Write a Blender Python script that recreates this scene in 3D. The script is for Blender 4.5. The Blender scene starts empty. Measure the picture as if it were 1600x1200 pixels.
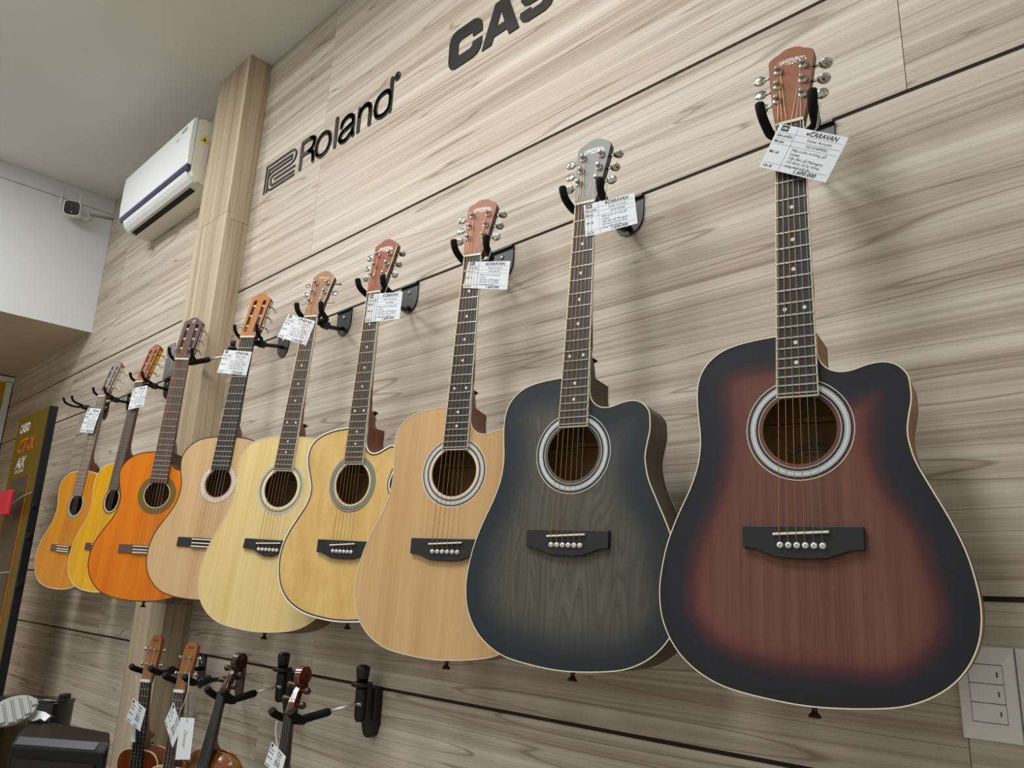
import bpy, bmesh, math, random
from mathutils import Vector, Matrix
from mathutils.geometry import delaunay_2d_cdt

S = bpy.context.scene
COL = S.collection
PI = math.pi
Z0 = 1.45            # height of the phone above the floor: measured heights below are relative to it

# ------------------------------------------------------------------ camera, world, lights, exposure
cam_d = bpy.data.cameras.new('camera')
cam_d.sensor_width = 36.0
cam_d.lens = 1223.878 / 1600 * 36.0
cam_d.clip_start = 0.02
cam_o = bpy.data.objects.new('camera', cam_d)
COL.objects.link(cam_o)
_R = Matrix(((0.7096937745157219, 0.1545365122399928, 0.6873523207193865),
             (0.7034749367023695, -0.20831942296250694, -0.6795042541795935),
             (0.03818062133105068, 0.9657750692585032, -0.25655556075343255)))
cam_o.matrix_world = Matrix.Translation((0, -1.21171, Z0)) @ _R.to_4x4()
S.camera = cam_o

wd = bpy.data.worlds.new('world'); S.world = wd; wd.use_nodes = True
wd.node_tree.nodes['Background'].inputs[0].default_value = (0.75, 0.82, 0.95, 1)
wd.node_tree.nodes['Background'].inputs[1].default_value = 1.0

S.view_settings.view_transform = 'Standard'
S.view_settings.look = 'None'
S.view_settings.gamma = 1.0
S.view_settings.use_curve_mapping = False
S.view_settings.exposure = 0.0

def area_light(name, loc, size, power, color=(1, 1, 1), rot=(0, 0, 0)):
    d = bpy.data.lights.new(name, 'AREA'); d.shape = 'RECTANGLE'
    d.size, d.size_y = size; d.energy = power; d.color = color
    o = bpy.data.objects.new(name, d); COL.objects.link(o)
    o.location = loc; o.rotation_euler = rot
    return o
# recessed ceiling panels of the shop, in a row in front of the wall
for _x, _p in ((-3.4, 27), (-1.9, 19), (-0.95, 25)):
    area_light('ceiling_panel_light', (_x, -1.25, Z0 + 2.02), (0.55, 0.55), _p, (1.0, 0.99, 0.975))
for _x, _p in ((-3.2, 18), (-1.0, 16), (1.2, 5)):
    area_light('ceiling_panel_light', (_x, -3.0, Z0 + 2.02), (0.6, 0.6), _p, (0.95, 0.98, 1.0))
_l = bpy.data.lights.new('ceiling_lamp', 'POINT'); _l.energy = 2.2; _l.color = (0.85, 0.95, 1.0); _l.shadow_soft_size = 0.05
_lo = bpy.data.objects.new('ceiling_lamp', _l); COL.objects.link(_lo); _lo.location = (-2.8, -1.2, Z0 + 1.93)
# unseen cool fill added from the right behind the camera, no window built there
area_light('cool_fill_light', (2.3, -2.6, Z0 + 0.3), (2.2, 2.4), 9, (0.86, 0.94, 1.0), (0, math.radians(90), 0))

# ------------------------------------------------------------------ materials
def lin(c):
    f = lambda v: v / 12.92 if v <= 0.04045 else ((v + 0.055) / 1.055) ** 2.4
    return tuple(f(v / 255.0) for v in c) + (1.0,)

def mat(name, c, rough=0.5, metal=0.0, coat=0.0, spec=0.5, emit=None):
    m = bpy.data.materials.new(name); m.use_nodes = True
    b = m.node_tree.nodes['Principled BSDF']
    b.inputs['Base Color'].default_value = lin(c)
    b.inputs['Roughness'].default_value = rough
    b.inputs['Metallic'].default_value = metal
    b.inputs['Coat Weight'].default_value = coat
    b.inputs['Coat Roughness'].default_value = 0.08
    b.inputs['Specular IOR Level'].default_value = spec
    if emit:
        b.inputs['Emission Color'].default_value = lin(c); b.inputs['Emission Strength'].default_value = emit
    return m

def N(nt, t, **kw):
    n = nt.nodes.new(t)
    for k, v in kw.items():
        if k in n.inputs: n.inputs[k].default_value = v
        else: setattr(n, k, v)
    return n

def wood(name, c_dark, c_light, axis='X', fine=60.0, broad=7.0, along=0.6, line=0.35, c_line=None,
         rough=0.5, coat=0.0, warp=0.25, spec=0.5, tilt=0.0, nl=7.0, lw=0.13, lb=1.35):
    """grain running along the object axis; two scales of bands plus thin wandering dark lines"""
    m = bpy.data.materials.new(name); m.use_nodes = True
    nt = m.node_tree; b = nt.nodes['Principled BSDF']
    tc = N(nt, 'ShaderNodeTexCoord'); oi = N(nt, 'ShaderNodeObjectInfo')
    mu = N(nt, 'ShaderNodeVectorMath', operation='SCALE'); mu.inputs[0].default_value = (7.3, 5.1, 9.7)
    nt.links.new(oi.outputs['Random'], mu.inputs['Scale'])
    ad = N(nt, 'ShaderNodeVectorMath', operation='ADD')
    nt.links.new(tc.outputs['Object'], ad.inputs[0]); nt.links.new(mu.outputs[0], ad.inputs[1])
    def mapped(sa, sc):
        mp = N(nt, 'ShaderNodeMapping')
        mp.inputs['Scale'].default_value = (sa, sc, sc) if axis == 'X' else (sc, sc, sa)
        if tilt: mp.inputs['Rotation'].default_value = (0, tilt, 0)
        nt.links.new(ad.outputs[0], mp.inputs['Vector']); return mp
    n1 = N(nt, 'ShaderNodeTexNoise', Scale=1.0, Detail=3.0, Roughness=0.55, Distortion=warp)
    nt.links.new(mapped(along, broad).outputs[0], n1.inputs['Vector'])
    n2 = N(nt, 'ShaderNodeTexNoise', Scale=1.0, Detail=4.0, Roughness=0.6, Distortion=warp * 0.6)
    nt.links.new(mapped(along * 1.6, fine).outputs[0], n2.inputs['Vector'])
    n3 = N(nt, 'ShaderNodeTexNoise', Scale=1.0, Detail=1.5, Roughness=0.5, Distortion=warp)
    nt.links.new(mapped(along * 1.2, broad * lb).outputs[0], n3.inputs['Vector'])
    mx = N(nt, 'ShaderNodeMath', operation='MULTIPLY_ADD'); mx.inputs[1].default_value = 0.62
    nt.links.new(n1.outputs['Fac'], mx.inputs[0])
    m2 = N(nt, 'ShaderNodeMath', operation='MULTIPLY'); m2.inputs[1].default_value = 0.38
    nt.links.new(n2.outputs['Fac'], m2.inputs[0]); nt.links.new(m2.outputs[0], mx.inputs[2])
    rp = N(nt, 'ShaderNodeValToRGB')
    rp.color_ramp.elements[0].position = 0.36; rp.color_ramp.elements[0].color = lin(c_dark)
    rp.color_ramp.elements[1].position = 0.62; rp.color_ramp.elements[1].color = lin(c_light)
    nt.links.new(mx.outputs[0], rp.inputs[0])
    # thin lines along iso-levels of the noise
    ml = N(nt, 'ShaderNodeMath', operation='MULTIPLY'); ml.inputs[1].default_value = nl
    nt.links.new(n3.outputs['Fac'], ml.inputs[0])
    fr = N(nt, 'ShaderNodeMath', operation='FRACT'); nt.links.new(ml.outputs[0], fr.inputs[0])
    r2 = N(nt, 'ShaderNodeValToRGB')
    e = r2.color_ramp.elements; e[0].position = 0.0; e[0].color = (line, line, line, 1)
    e[1].position = lw; e[1].color = (0, 0, 0, 1)
    e2 = e.new(1 - lw * 0.5); e2.color = (0, 0, 0, 1)
    e3 = e.new(1.0); e3.color = (line, line, line, 1)
    nt.links.new(fr.outputs[0], r2.inputs[0])
    mc = N(nt, 'ShaderNodeMixRGB'); mc.inputs[2].default_value = lin(c_line or tuple(v * 0.72 for v in c_dark))
    nt.links.new(r2.outputs[0], mc.inputs[0]); nt.links.new(rp.outputs[0], mc.inputs[1])
    nt.links.new(mc.outputs[0], b.inputs['Base Color'])
    b.inputs['Roughness'].default_value = rough; b.inputs['Coat Weight'].default_value = coat
    b.inputs['Coat Roughness'].default_value = 0.06; b.inputs['Specular IOR Level'].default_value = spec
    m['grain'] = mc.name
    return m

def burst(m, stops):
    """sprayed burst finish: colour by the real distance to the rim (attribute 'rim', metres)"""
    nt = m.node_tree; b = nt.nodes['Principled BSDF']
    at = N(nt, 'ShaderNodeAttribute', attribute_name='rim')
    ns = N(nt, 'ShaderNodeTexNoise', Scale=6.0, Detail=1.0)
    tc = N(nt, 'ShaderNodeTexCoord'); nt.links.new(tc.outputs['Object'], ns.inputs['Vector'])
    a = N(nt, 'ShaderNodeMath', operation='MULTIPLY_ADD'); a.inputs[1].default_value = 0.03; 
    nt.links.new(ns.outputs['Fac'], a.inputs[0]); nt.links.new(at.outputs['Fac'], a.inputs[2])
    s = N(nt, 'ShaderNodeMath', operation='MULTIPLY'); s.inputs[1].default_value = 8.0
    nt.links.new(a.outputs[0], s.inputs[0])
    rp = N(nt, 'ShaderNodeValToRGB'); els = rp.color_ramp.elements
    while len(els) < len(stops): els.new(0.5)
    for el, (p, c, al) in zip(els, stops):
        el.position = (p + 0.015) * 8.0; l = lin(c); el.color = (l[0], l[1], l[2], al)
    nt.links.new(s.outputs[0], rp.inputs[0])
    mx = N(nt, 'ShaderNodeMixRGB')
    nt.links.new(rp.outputs['Alpha'], mx.inputs[0])
    g = nt.nodes[m['grain']]
    nt.links.new(g.outputs[0], mx.inputs[1]); nt.links.new(rp.outputs['Color'], mx.inputs[2])
    nt.links.new(mx.outputs[0], b.inputs['Base Color'])
    return m

M = {}
M['panel'] = wood('wood_laminate', (165, 150, 132), (214, 205, 191), 'X', 210, 32.0, 0.42, 0.65, (118, 98, 76), 0.55, warp=0.4, spec=0.3, tilt=0.02, nl=8.0, lw=0.075, lb=0.42)
M['column'] = wood('column_laminate', (160, 141, 115), (206, 190, 164), 'Z', 120, 22.0, 0.2, 0.3, (128, 108, 86), 0.5, warp=0.1, spec=0.3)
M['gap'] = mat('dark_groove', (38, 22, 18), 0.8)
M['ceiling'] = mat('ceiling_paint', (226, 226, 224), 0.9, spec=0.1)
M['whitewall'] = mat('white_paint', (214, 217, 219), 0.85, spec=0.15)
M['beam_under'] = mat('beam_soffit_paint', (196, 184, 160), 0.85, spec=0.15)
M['roomwall'] = mat('room_paint', (222, 220, 214), 0.9)
M['floor'] = mat('floor_tile', (166, 160, 145), 0.35)
M['black'] = mat('black_satin', (14, 14, 15), 0.4)
M['foam'] = mat('black_foam', (14, 14, 15), 0.75, spec=0.25)
M['plate'] = mat('black_steel_plate', (30, 34, 36), 0.32)
M['chrome'] = mat('chrome', (200, 198, 192), 0.16, 1.0)
M['rodsteel'] = mat('bright_steel_rod', (215, 212, 205), 0.4, 0.7)
M['gold'] = mat('gold_plate', (205, 160, 60), 0.25, 1.0)
M['cream'] = mat('cream_binding', (228, 220, 196), 0.4)
M['white'] = mat('white_plastic', (232, 232, 228), 0.35)
M['bone'] = mat('bone_white', (238, 234, 214), 0.35)
M['pearl'] = mat('pearl_ring', (182, 190, 194), 0.25)
M['ebony'] = mat('fretboard_black', (36, 34, 35), 0.5)
M['rosewood'] = wood('rosewood_board', (52, 36, 32), (88, 66, 58), 'Z', 300, 90, 4, 0.2, rough=0.5)
M['bridgeblack'] = mat('bridge_black', (26, 28, 32), 0.5)
M['bridgegrey'] = mat('bridge_grey_brown', (92, 74, 66), 0.35)
M['fretwire'] = mat('fret_wire', (205, 200, 190), 0.25, 0.9)
M['bronze'] = mat('bronze_string', (190, 150, 100), 0.35, 0.8)
M['steel'] = mat('steel_string', (165, 162, 156), 0.3, 0.8)
M['nylon'] = mat('nylon_string', (165, 160, 152), 0.35)
M['card'] = mat('paper_card', (226, 232, 238), 0.6)
M['ink'] = mat('print_ink', (38, 38, 42), 0.7)
M['inkline'] = mat('print_line_grey', (120, 124, 132), 0.7)
M['thread'] = mat('white_thread', (215, 212, 205), 0.7)
M['letter'] = mat('black_acrylic', (22, 20, 20), 0.35)
M['darkpin'] = mat('dark_brown_pin', (52, 22, 20), 0.35)
M['inside'] = wood('inner_wood', (104, 70, 34), (140, 102, 56), 'Z', 80, 20, 3, 0.15, rough=0.7)
M['acwhite'] = mat('ac_white_plastic', (236, 240, 242), 0.28)
M['accream'] = mat('ac_cream_plastic', (222, 220, 206), 0.35)
M['acpurple'] = mat('ac_purple_strip', (58, 50, 96), 0.3)
M['slot'] = mat('ac_dark_outlet', (16, 14, 14), 0.8)
M['green'] = mat('green_sticker', (90, 170, 150), 0.5)
M['yellow'] = mat('yellow_sticker', (225, 205, 30), 0.5)
M['greysticker'] = mat('grey_sticker', (150, 152, 152), 0.5)
M['olive'] = mat('olive_banner', (96, 80, 8), 0.35)
M['bannerblack'] = mat('banner_black_side', (14, 17, 24), 0.4)
M['orange'] = mat('orange_print', (222, 92, 24), 0.5)
M['greyprint'] = mat('grey_print', (70, 68, 62), 0.4)
M['red'] = mat('red_plastic', (205, 36, 56), 0.45)
M['poster'] = mat('yellow_poster', (200, 140, 10), 0.5)
M['greyplate'] = mat('brushed_grey_plate', (150, 150, 154), 0.35, 0.5)
M['speaker'] = mat('speaker_black', (15, 16, 18), 0.55, spec=.3)
M['speakerglint'] = mat('speaker_highlight', (50, 54, 62), 0.4)  # lighter tone that paints the highlight on the cabinet's front bevel
M['silver'] = mat('silver_ridges', (142, 144, 144), 0.6, 0.0)
M['lens'] = mat('camera_face_black', (18, 16, 18), 0.15)
M['cable'] = mat('green_yellow_cable', (160, 158, 90), 0.6)
M['rosemosaic'] = mat('rosette_mosaic', (226, 212, 200), 0.5)
M['mosaicdot'] = mat('rosette_mosaic_dot', (92, 58, 52), 0.5)
M['olivering'] = mat('olive_ring', (112, 92, 24), 0.4)
M['greyring'] = mat('grey_ring', (148, 150, 140), 0.4)
M['blackring'] = mat('black_ring', (30, 34, 36), 0.5)

# ------------------------------------------------------------------ mesh helpers
class MB:
    def __init__(s): s.v = []; s.f = []; s.sm = []
    def add(s, vs, fs, smooth=False):
        o = len(s.v); s.v += [tuple(p) for p in vs]
        for f in fs: s.f.append(tuple(i + o for i in f)); s.sm.append(smooth)
        return s
    def box(s, a, b):
        x0, x1 = sorted((a[0], b[0])); y0, y1 = sorted((a[1], b[1])); z0, z1 = sorted((a[2], b[2]))
        return s.add([(x0, y0, z0), (x1, y0, z0), (x1, y1, z0), (x0, y1, z0), (x0, y0, z1), (x1, y0, z1), (x1, y1, z1), (x0, y1, z1)],
                     [(0, 3, 2, 1), (4, 5, 6, 7), (0, 1, 5, 4), (1, 2, 6, 5), (2, 3, 7, 6), (3, 0, 4, 7)])
    def tube(s, pts, r, n=8, cap=True, smooth=True):
        pts = [Vector(p) for p in pts]; rr = r if isinstance(r, (list, tuple)) else [r] * len(pts)
        up = None; rings = []
        for i, p in enumerate(pts):
            d = (pts[min(i + 1, len(pts) - 1)] - pts[max(i - 1, 0)])
            if d.length < 1e-9: d = Vector((0, 0, 1))
            d.normalize()
            if up is None:
                up = Vector((0, 0, 1)) if abs(d.z) < 0.9 else Vector((1, 0, 0))
            a = d.cross(up)
            if a.length < 1e-6: a = d.orthogonal()
            a.normalize(); b = a.cross(d).normalized(); up = b
            rings.append([p + (a * math.cos(2 * PI * k / n) + b * math.sin(2 * PI * k / n)) * rr[i] for k in range(n)])
        vs = [q for g in rings for q in g]; fs = []
        for i in range(len(rings) - 1):
            for k in range(n):
                fs.append((i * n + k, i * n + (k + 1) % n, (i + 1) * n + (k + 1) % n, (i + 1) * n + k))
        s.add(vs, fs, smooth)
        if cap:
            s.add(rings[0], [tuple(range(n))]); s.add(rings[-1], [tuple(range(n))[::-1]])
        return s
    def lathe(s, org, axis, prof, n=16, smooth=True):
        """prof: list of (distance along axis, radius)"""
        org = Vector(org); ax = Vector(axis).normalized(); a = ax.orthogonal().normalized(); b = ax.cross(a)
        vs = []; fs = []
        for t, r in prof:
            for k in range(n):
                vs.append(org + ax * t + (a * math.cos(2 * PI * k / n) + b * math.sin(2 * PI * k / n)) * max(r, 1e-5))
        for i in range(len(prof) - 1):
            for k in range(n):
                fs.append((i * n + k, i * n + (k + 1) % n, (i + 1) * n + (k + 1) % n, (i + 1) * n + k))
        s.add(vs, fs, smooth)
        s.add(vs[:n], [tuple(range(n))]); s.add(vs[-n:], [tuple(range(n))[::-1]])
        return s
    def prism(s, poly, f0, f1, smooth=False):
        """poly: list of 2-D points, f0 / f1 map (a, b) to the two faces"""
        n = len(poly); A = [f0(*p) for p in poly]; B = [f1(*p) for p in poly]
        s.add(A, [tuple(range(n))]); s.add(B, [tuple(range(n))[::-1]])
        s.add(A + B, [(i, i + n, (i + 1) % n + n, (i + 1) % n) for i in range(n)], smooth)
        return s
    def build(s, name, m, parent=None, bevel=0):
        me = bpy.data.meshes.new(name); me.from_pydata(s.v, [], s.f)
        me.polygons.foreach_set('use_smooth', s.sm)
        bm = bmesh.new(); bm.from_mesh(me); bmesh.ops.remove_doubles(bm, verts=bm.verts, dist=1e-6)
        bmesh.ops.recalc_face_normals(bm, faces=bm.faces)
        if bevel:
            es = [e for e in bm.edges if len(e.link_faces) == 2 and e.calc_face_angle(0) > 0.6]
            bmesh.ops.bevel(bm, geom=es, offset=bevel, segments=2, affect='EDGES', profile=0.5)
        bm.to_mesh(me); bm.free()
        if m: me.materials.append(m)
        return link(name, me, parent)

def link(name, me, parent=None):
    o = bpy.data.objects.new(name, me); COL.objects.link(o)
    if parent: o.parent = parent
    return o
def empty(name, loc=(0, 0, 0), mw=None):
    o = bpy.data.objects.new(name, None); COL.objects.link(o); o.empty_display_size = 0.05
    if mw is not None: o.matrix_world = mw
    else: o.location = loc
    return o
def tag(o, label=None, cat=None, group=None, kind=None):
    if label: o['label'] = label
    if cat: o['category'] = cat
    if group: o['group'] = group
    if kind: o['kind'] = kind
    return o

_unit = None
def unit_box(name, a, b, m, parent):
    """box that shares one cube mesh per material"""
    key = 'unit_' + m.name
    me = bpy.data.meshes.get(key)
    if not me:
        me = bpy.data.meshes.new(key)
        q = MB().box((-.5, -.5, -.5), (.5, .5, .5)); me.from_pydata(q.v, [], q.f); me.materials.append(m)
    o = link(name, me, parent)
    o.location = [(a[i] + b[i]) / 2 for i in range(3)]; o.scale = [abs(b[i] - a[i]) for i in range(3)]
    return o

def spline(pts, n, closed=False, corners=()):
    """Catmull-Rom through pts; indices in corners stay sharp"""
    P = [Vector(p) for p in pts]; out = []; L = len(P)
    segs = L if closed else L - 1
    for i in range(segs):
        p1, p2 = P[i], P[(i + 1) % L]
        p0 = P[i - 1] if (closed or i > 0) and i not in corners else p1 * 2 - p2
        j = (i + 1) % L
        p3 = P[(i + 2) % L] if (closed or i + 2 < L) and j not in corners else p2 * 2 - p1
        for k in range(n):
            t = k / n
            out.append(0.5 * ((2 * p1) + (p2 - p0) * t + (2 * p0 - 5 * p1 + 4 * p2 - p3) * t * t + (3 * p1 - p0 - 3 * p2 + p3) * t ** 3))
    if not closed: out.append(P[-1])
    return out

def inside(poly, x, y):
    c = False; n = len(poly); j = n - 1
    for i in range(n):
        if (poly[i][1] > y) != (poly[j][1] > y) and x < (poly[j][0] - poly[i][0]) * (y - poly[i][1]) / (poly[j][1] - poly[i][1]) + poly[i][0]:
            c = not c
        j = i
    return c
def seg_dist(poly, x, y):
    best = 9; n = len(poly)
    for i in range(n):
        ax, ay = poly[i][0], poly[i][1]; bx, by = poly[(i + 1) % n][0], poly[(i + 1) % n][1]
        dx, dy = bx - ax, by - ay; l = dx * dx + dy * dy
        t = max(0, min(1, ((x - ax) * dx + (y - ay) * dy) / l)) if l else 0
        d = math.hypot(ax + t * dx - x, ay + t * dy - y)
        if d < best: best = d
    return best
def fill(loops, grid=None):
    """triangles between an outer loop and hole loops (2-D), optional inner grid points"""
    vs = []; es = []
    for lp in loops:
        o = len(vs); vs += [Vector((p[0], p[1])) for p in lp]
        es += [(o + i, o + (i + 1) % len(lp)) for i in range(len(lp))]
    if grid:
        out = loops[0]; xs = [p[0] for p in out]; ys = [p[1] for p in out]
        x = min(xs)
        while x < max(xs):
            y = min(ys)
            while y < max(ys):
                if inside(out, x, y) and not any(inside(h, x, y) for h in loops[1:]): vs.append(Vector((x, y)))
                y += grid
            x += grid
    r = delaunay_2d_cdt(vs, es, [], 0, 1e-6)
    V = [(p.x, p.y) for p in r[0]]; F = []
    for f in r[2]:
        cx = sum(V[i][0] for i in f) / len(f); cy = sum(V[i][1] for i in f) / len(f)
        if inside(loops[0], cx, cy) and not any(inside(h, cx, cy) for h in loops[1:]): F.append(tuple(f))
    return V, F

# ------------------------------------------------------------------ flat lettering
_tc = {}
def text2d(s, bold=0.0, shear=0.0):
    key = (s, bold, shear)
    if key not in _tc:
        cu = bpy.data.curves.new('t', 'FONT'); cu.body = s; cu.size = 1.0; cu.offset = bold; cu.shear = shear
        cu.resolution_u = 2
        ob = bpy.data.objects.new('t', cu)
        me = bpy.data.meshes.new_from_object(ob)
        vs = [(v.co.x, v.co.y) for v in me.vertices]; fs = [tuple(p.vertices) for p in me.polygons]
        w = max((v[0] for v in vs), default=0.1)
        bpy.data.objects.remove(ob); bpy.data.curves.remove(cu); bpy.data.meshes.remove(me)
        _tc[key] = (vs, fs, w)
    return _tc[key]
def put_text(mb, s, f, x, y, h, bold=0.0, shear=0.0, width=None, align='L', bend=0.0):
    """f maps flat (x, y) to 3-D; h = font size; width squeezes the line to that width"""
    vs, fs, w = text2d(s, bold, shear)
    k = (width / w) if width else h
    W = w * k; ox = x - (W / 2 if align == 'C' else W if align == 'R' else 0)
    mb.add([f(ox + a * k, y + b * h - bend * (ox + a * k - x) ** 2) for a, b in vs], fs)

# ================================================================== THE SETTING
XW0, XW1, YF = -6.0, 2.4, -4.2
HC = Z0 + 2.0388                         # ceiling height
GA, GB, GC, GD = Z0 + 1.0535, Z0 + 0.8068, Z0 + 0.0154, Z0 - 0.2359
wall = MB().box((XW0, 0.012, 0), (XW1, 0.12, HC)).build('wall_back', M['gap'])
tag(wall, 'wall clad in pale wood-grain panels with dark grooves', kind='structure')
g = 0.0036
rows = [(GA, HC, [-4.1, -2.205, -0.345, 1.5]), (GB, GA, [-4.62, -2.9, -0.344, 1.5]), (GC, GB, [-4.4, -2.2 + 0.35, 0.9][:1] + [0.9]),
        (GD, GC, [-3.61, -1.95, -0.352, 1.5]), (GD - 0.79, GD, [-2.2, -0.353, 1.5]), (0.0, GD - 0.79, [-3.61, -1.7, 0.2])]
for z0, z1, seams in rows:
    xs = [XW0] + seams + [XW1]
    for a, b in zip(xs[:-1], xs[1:]):
        za = z0 + (g if z0 > 0.1 else 0); zb = z1 - (g if z1 < HC - 0.01 else 0)
        MB().box((a + 0.0005, 0, za), (b - 0.0005, 0.0125, zb)).build('panel', M['panel'], wall, bevel=0.0006)

for zg in (GA, GB, GC, GD, GD - 0.79):
    unit_box('groove_liner', (XW0, 0.0022, zg - 0.005), (XW1, 0.0121, zg + 0.005), M['gap'], wall)
floor = MB().box((XW0, YF, -0.1), (XW1, 0.12, 0)).build('floor', M['floor']); tag(floor, kind='structure')
ceil = MB().box((XW0, YF, HC), (XW1, 0.12, HC + 0.1)).build('ceiling', M['ceiling']); tag(ceil, kind='structure')
w = MB().box((XW0 - 0.1, YF, 0), (XW0, 0.12, HC)).build('wall_left', M['roomwall']); tag(w, kind='structure')
w = MB().box((XW1, YF, 0), (XW1 + 0.1, 0.12, HC)).build('wall_right', M['roomwall']); tag(w, kind='structure')
w = MB().box((XW0, YF - 0.1, 0), (XW1, YF, HC)).build('wall_front', M['roomwall']); tag(w, kind='structure')

# bulkhead: white face, cream soffit, joint line near the ceiling
beam = MB().box((XW0 + 0.001, YF + 0.001, Z0 + 1.262), (-4.452, -0.0005, HC - 0.001)).build('trim_1', M['beam_under'])
tag(beam, 'white painted bulkhead with a cream underside over the far end of the wall', kind='structure')
MB().box((-4.4515, YF + 0.002, Z0 + 1.258), (-4.446, -0.0005, Z0 + 1.948)).build('board', M['whitewall'], beam)
MB().box((-4.4515, YF + 0.002, Z0 + 1.9515), (-4.444, -0.0005, HC - 0.001)).build('board', M['whitewall'], beam)

# column boxed in laminate (leans a touch, as in the photograph)
colm = empty('trim_2', (-2.72, 0, 0)); tag(colm, 'boxed column in vertical wood grain laminate', kind='structure')
def colpiece(z0, z1, side):
    def xr(z): return -2.692 - 0.024 * (HC - z) / 1.0 * 0.9 + 2.72
    def xl(z): return -2.963 - 0.019 * (HC - z) + 2.72
    mb = MB()
    if side == 'front': X = lambda z: (xl(z), xr(z)); ya, yb = -0.09, -0.075
    elif side == 'right': X = lambda z: (xr(z) - 0.012, xr(z)); ya, yb = -0.075, -0.001
    else: X = lambda z: (xl(z), xl(z) + 0.012); ya, yb = -0.075, -0.001
    a0, a1 = X(z0); b0, b1 = X(z1)
    mb.add([(a0, ya, z0), (a1, ya, z0), (a1, yb, z0), (a0, yb, z0), (b0, ya, z1), (b1, ya, z1), (b1, yb, z1), (b0, yb, z1)],
           [(0, 3, 2, 1), (4, 5, 6, 7), (0, 1, 5, 4), (1, 2, 6, 5), (2, 3, 7, 6), (3, 0, 4, 7)])
    mb.build('panel', M['column'], colm, bevel=0.0005)
for side in ('front', 'right', 'left'):
    zj = Z0 + (1.355 if side == 'front' else 1.33)
    colpiece(0.002, Z0 - 0.0815, side); colpiece(Z0 - 0.08, zj - 0.0006, side); colpiece(zj + 0.0006, HC - 0.001, side)

# ================================================================== WALL LOGOS
def stroke(pts, wd, closed=False, sm=0, y0=-0.0035, y1=0.0):
    mb = MB()
    if sm: pts = [tuple(p) for p in spline([(p[0], p[1], 0) for p in pts], sm, closed)]; pts = [(p[0], p[1]) for p in pts]
    n = len(pts); h = wd / 2
    for i in range(n if closed else n - 1):
        a = Vector(pts[i]); b = Vector(pts[(i + 1) % n]); d = (b - a)
        if d.length < 1e-6: continue
        d.normalize(); q = Vector((-d.y, d.x)) * h
        poly = [a + q, b + q, b - q, a - q]
        mb.prism(poly, lambda x, z: (x, y0, Z0 + z), lambda x, z: (x, y1, Z0 + z))
    for p in pts:
        poly = [(p[0] + h * math.cos(2 * PI * k / 12), p[1] + h * math.sin(2 * PI * k / 12)) for k in range(12)]
        mb.prism(poly, lambda x, z: (x, y0 - 0.00002, Z0 + z), lambda x, z: (x, y1, Z0 + z))
    return mb
lg = empty('wall_lettering', (-2.2, 0, Z0 + 1.48)); tag(lg, 'black raised word logo with a maze-like emblem beside the column', 'sign')
def sub(mb, name, m, root, parent=None):
    """mesh given in world coordinates, stored relative to the root's location"""
    l = root.location; mb.v = [(p[0] - l[0], p[1] - l[1], p[2] - l[2]) for p in mb.v]
    return mb.build(name, m, parent or root)
e = MB()
for pts, cl, smo in (([(-2.608, 1.426), (-2.606, 1.538), (-2.425, 1.538)], 0, 0), ([(-2.425, 1.538), (-2.398, 1.532), (-2.386, 1.512), (-2.395, 1.490), (-2.42, 1.482)], 0, 4),
                     ([(-2.42, 1.482), (-2.552, 1.482), (-2.562, 1.474), (-2.562, 1.45), (-2.552, 1.4425), (-2.39, 1.4425)], 0, 0),
                     ([(-2.588, 1.426), (-2.587, 1.519), (-2.417, 1.519), (-2.417, 1.502), (-2.555, 1.502)], 0, 0),
                     ([(-2.555, 1.502), (-2.578, 1.494), (-2.586, 1.478), (-2.586, 1.45), (-2.576, 1.433), (-2.556, 1.427)], 0, 4),
                     ([(-2.556, 1.427), (-2.388, 1.427)], 0, 0), ([(-2.535, 1.463), (-2.388, 1.463)], 0, 0)):
    s_ = stroke(pts, 0.0075, cl, smo); e.add(s_.v, s_.f)
sub(e, 'emblem', M['letter'], lg)
for nm, paths in (('R', [([(-2.347, 1.433), (-2.345, 1.535), (-2.292, 1.536)], 0), ([(-2.292, 1.536), (-2.266, 1.526), (-2.262, 1.508), (-2.274, 1.49), (-2.298, 1.484)], 4), ([(-2.298, 1.484), (-2.343, 1.484)], 0), ([(-2.292, 1.484), (-2.268, 1.472), (-2.262, 1.455), (-2.260, 1.434)], 4)]),
                  ('o', [([(-2.2, 1.516), (-2.167, 1.503), (-2.155, 1.472), (-2.167, 1.442), (-2.2, 1.43), (-2.232, 1.442), (-2.244, 1.472), (-2.232, 1.503)], -4)]),
                  ('l', [([(-2.122, 1.538), (-2.122, 1.432)], 0)]),
                  ('a', [([(-2.09, 1.492), (-2.078, 1.51), (-2.05, 1.517), (-2.026, 1.507), (-2.018, 1.488), (-2.018, 1.45), (-2.014, 1.432)], 4), ([(-2.022, 1.478), (-2.05, 1.473), (-2.082, 1.466), (-2.094, 1.448), (-2.08, 1.432), (-2.052, 1.43), (-2.024, 1.446)], 4)]),
                  ('n', [([(-1.985, 1.513), (-1.985, 1.432)], 0), ([(-1.985, 1.48), (-1.974, 1.505), (-1.95, 1.514), (-1.928, 1.504), (-1.922, 1.482), (-1.922, 1.432)], 4)]),
                  ('d', [([(-1.812, 1.545), (-1.812, 1.432)], 0), ([(-1.85, 1.513), (-1.882, 1.503), (-1.893, 1.472), (-1.882, 1.441), (-1.85, 1.43), (-1.82, 1.441), (-1.812, 1.472), (-1.82, 1.503)], -4)])):
    q = MB()
    for pts, smo in paths:
        s_ = stroke(pts, 0.0175, smo < 0, abs(smo)); q.add(s_.v, s_.f)
    sub(q, 'letter', M['letter'], lg)
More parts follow.
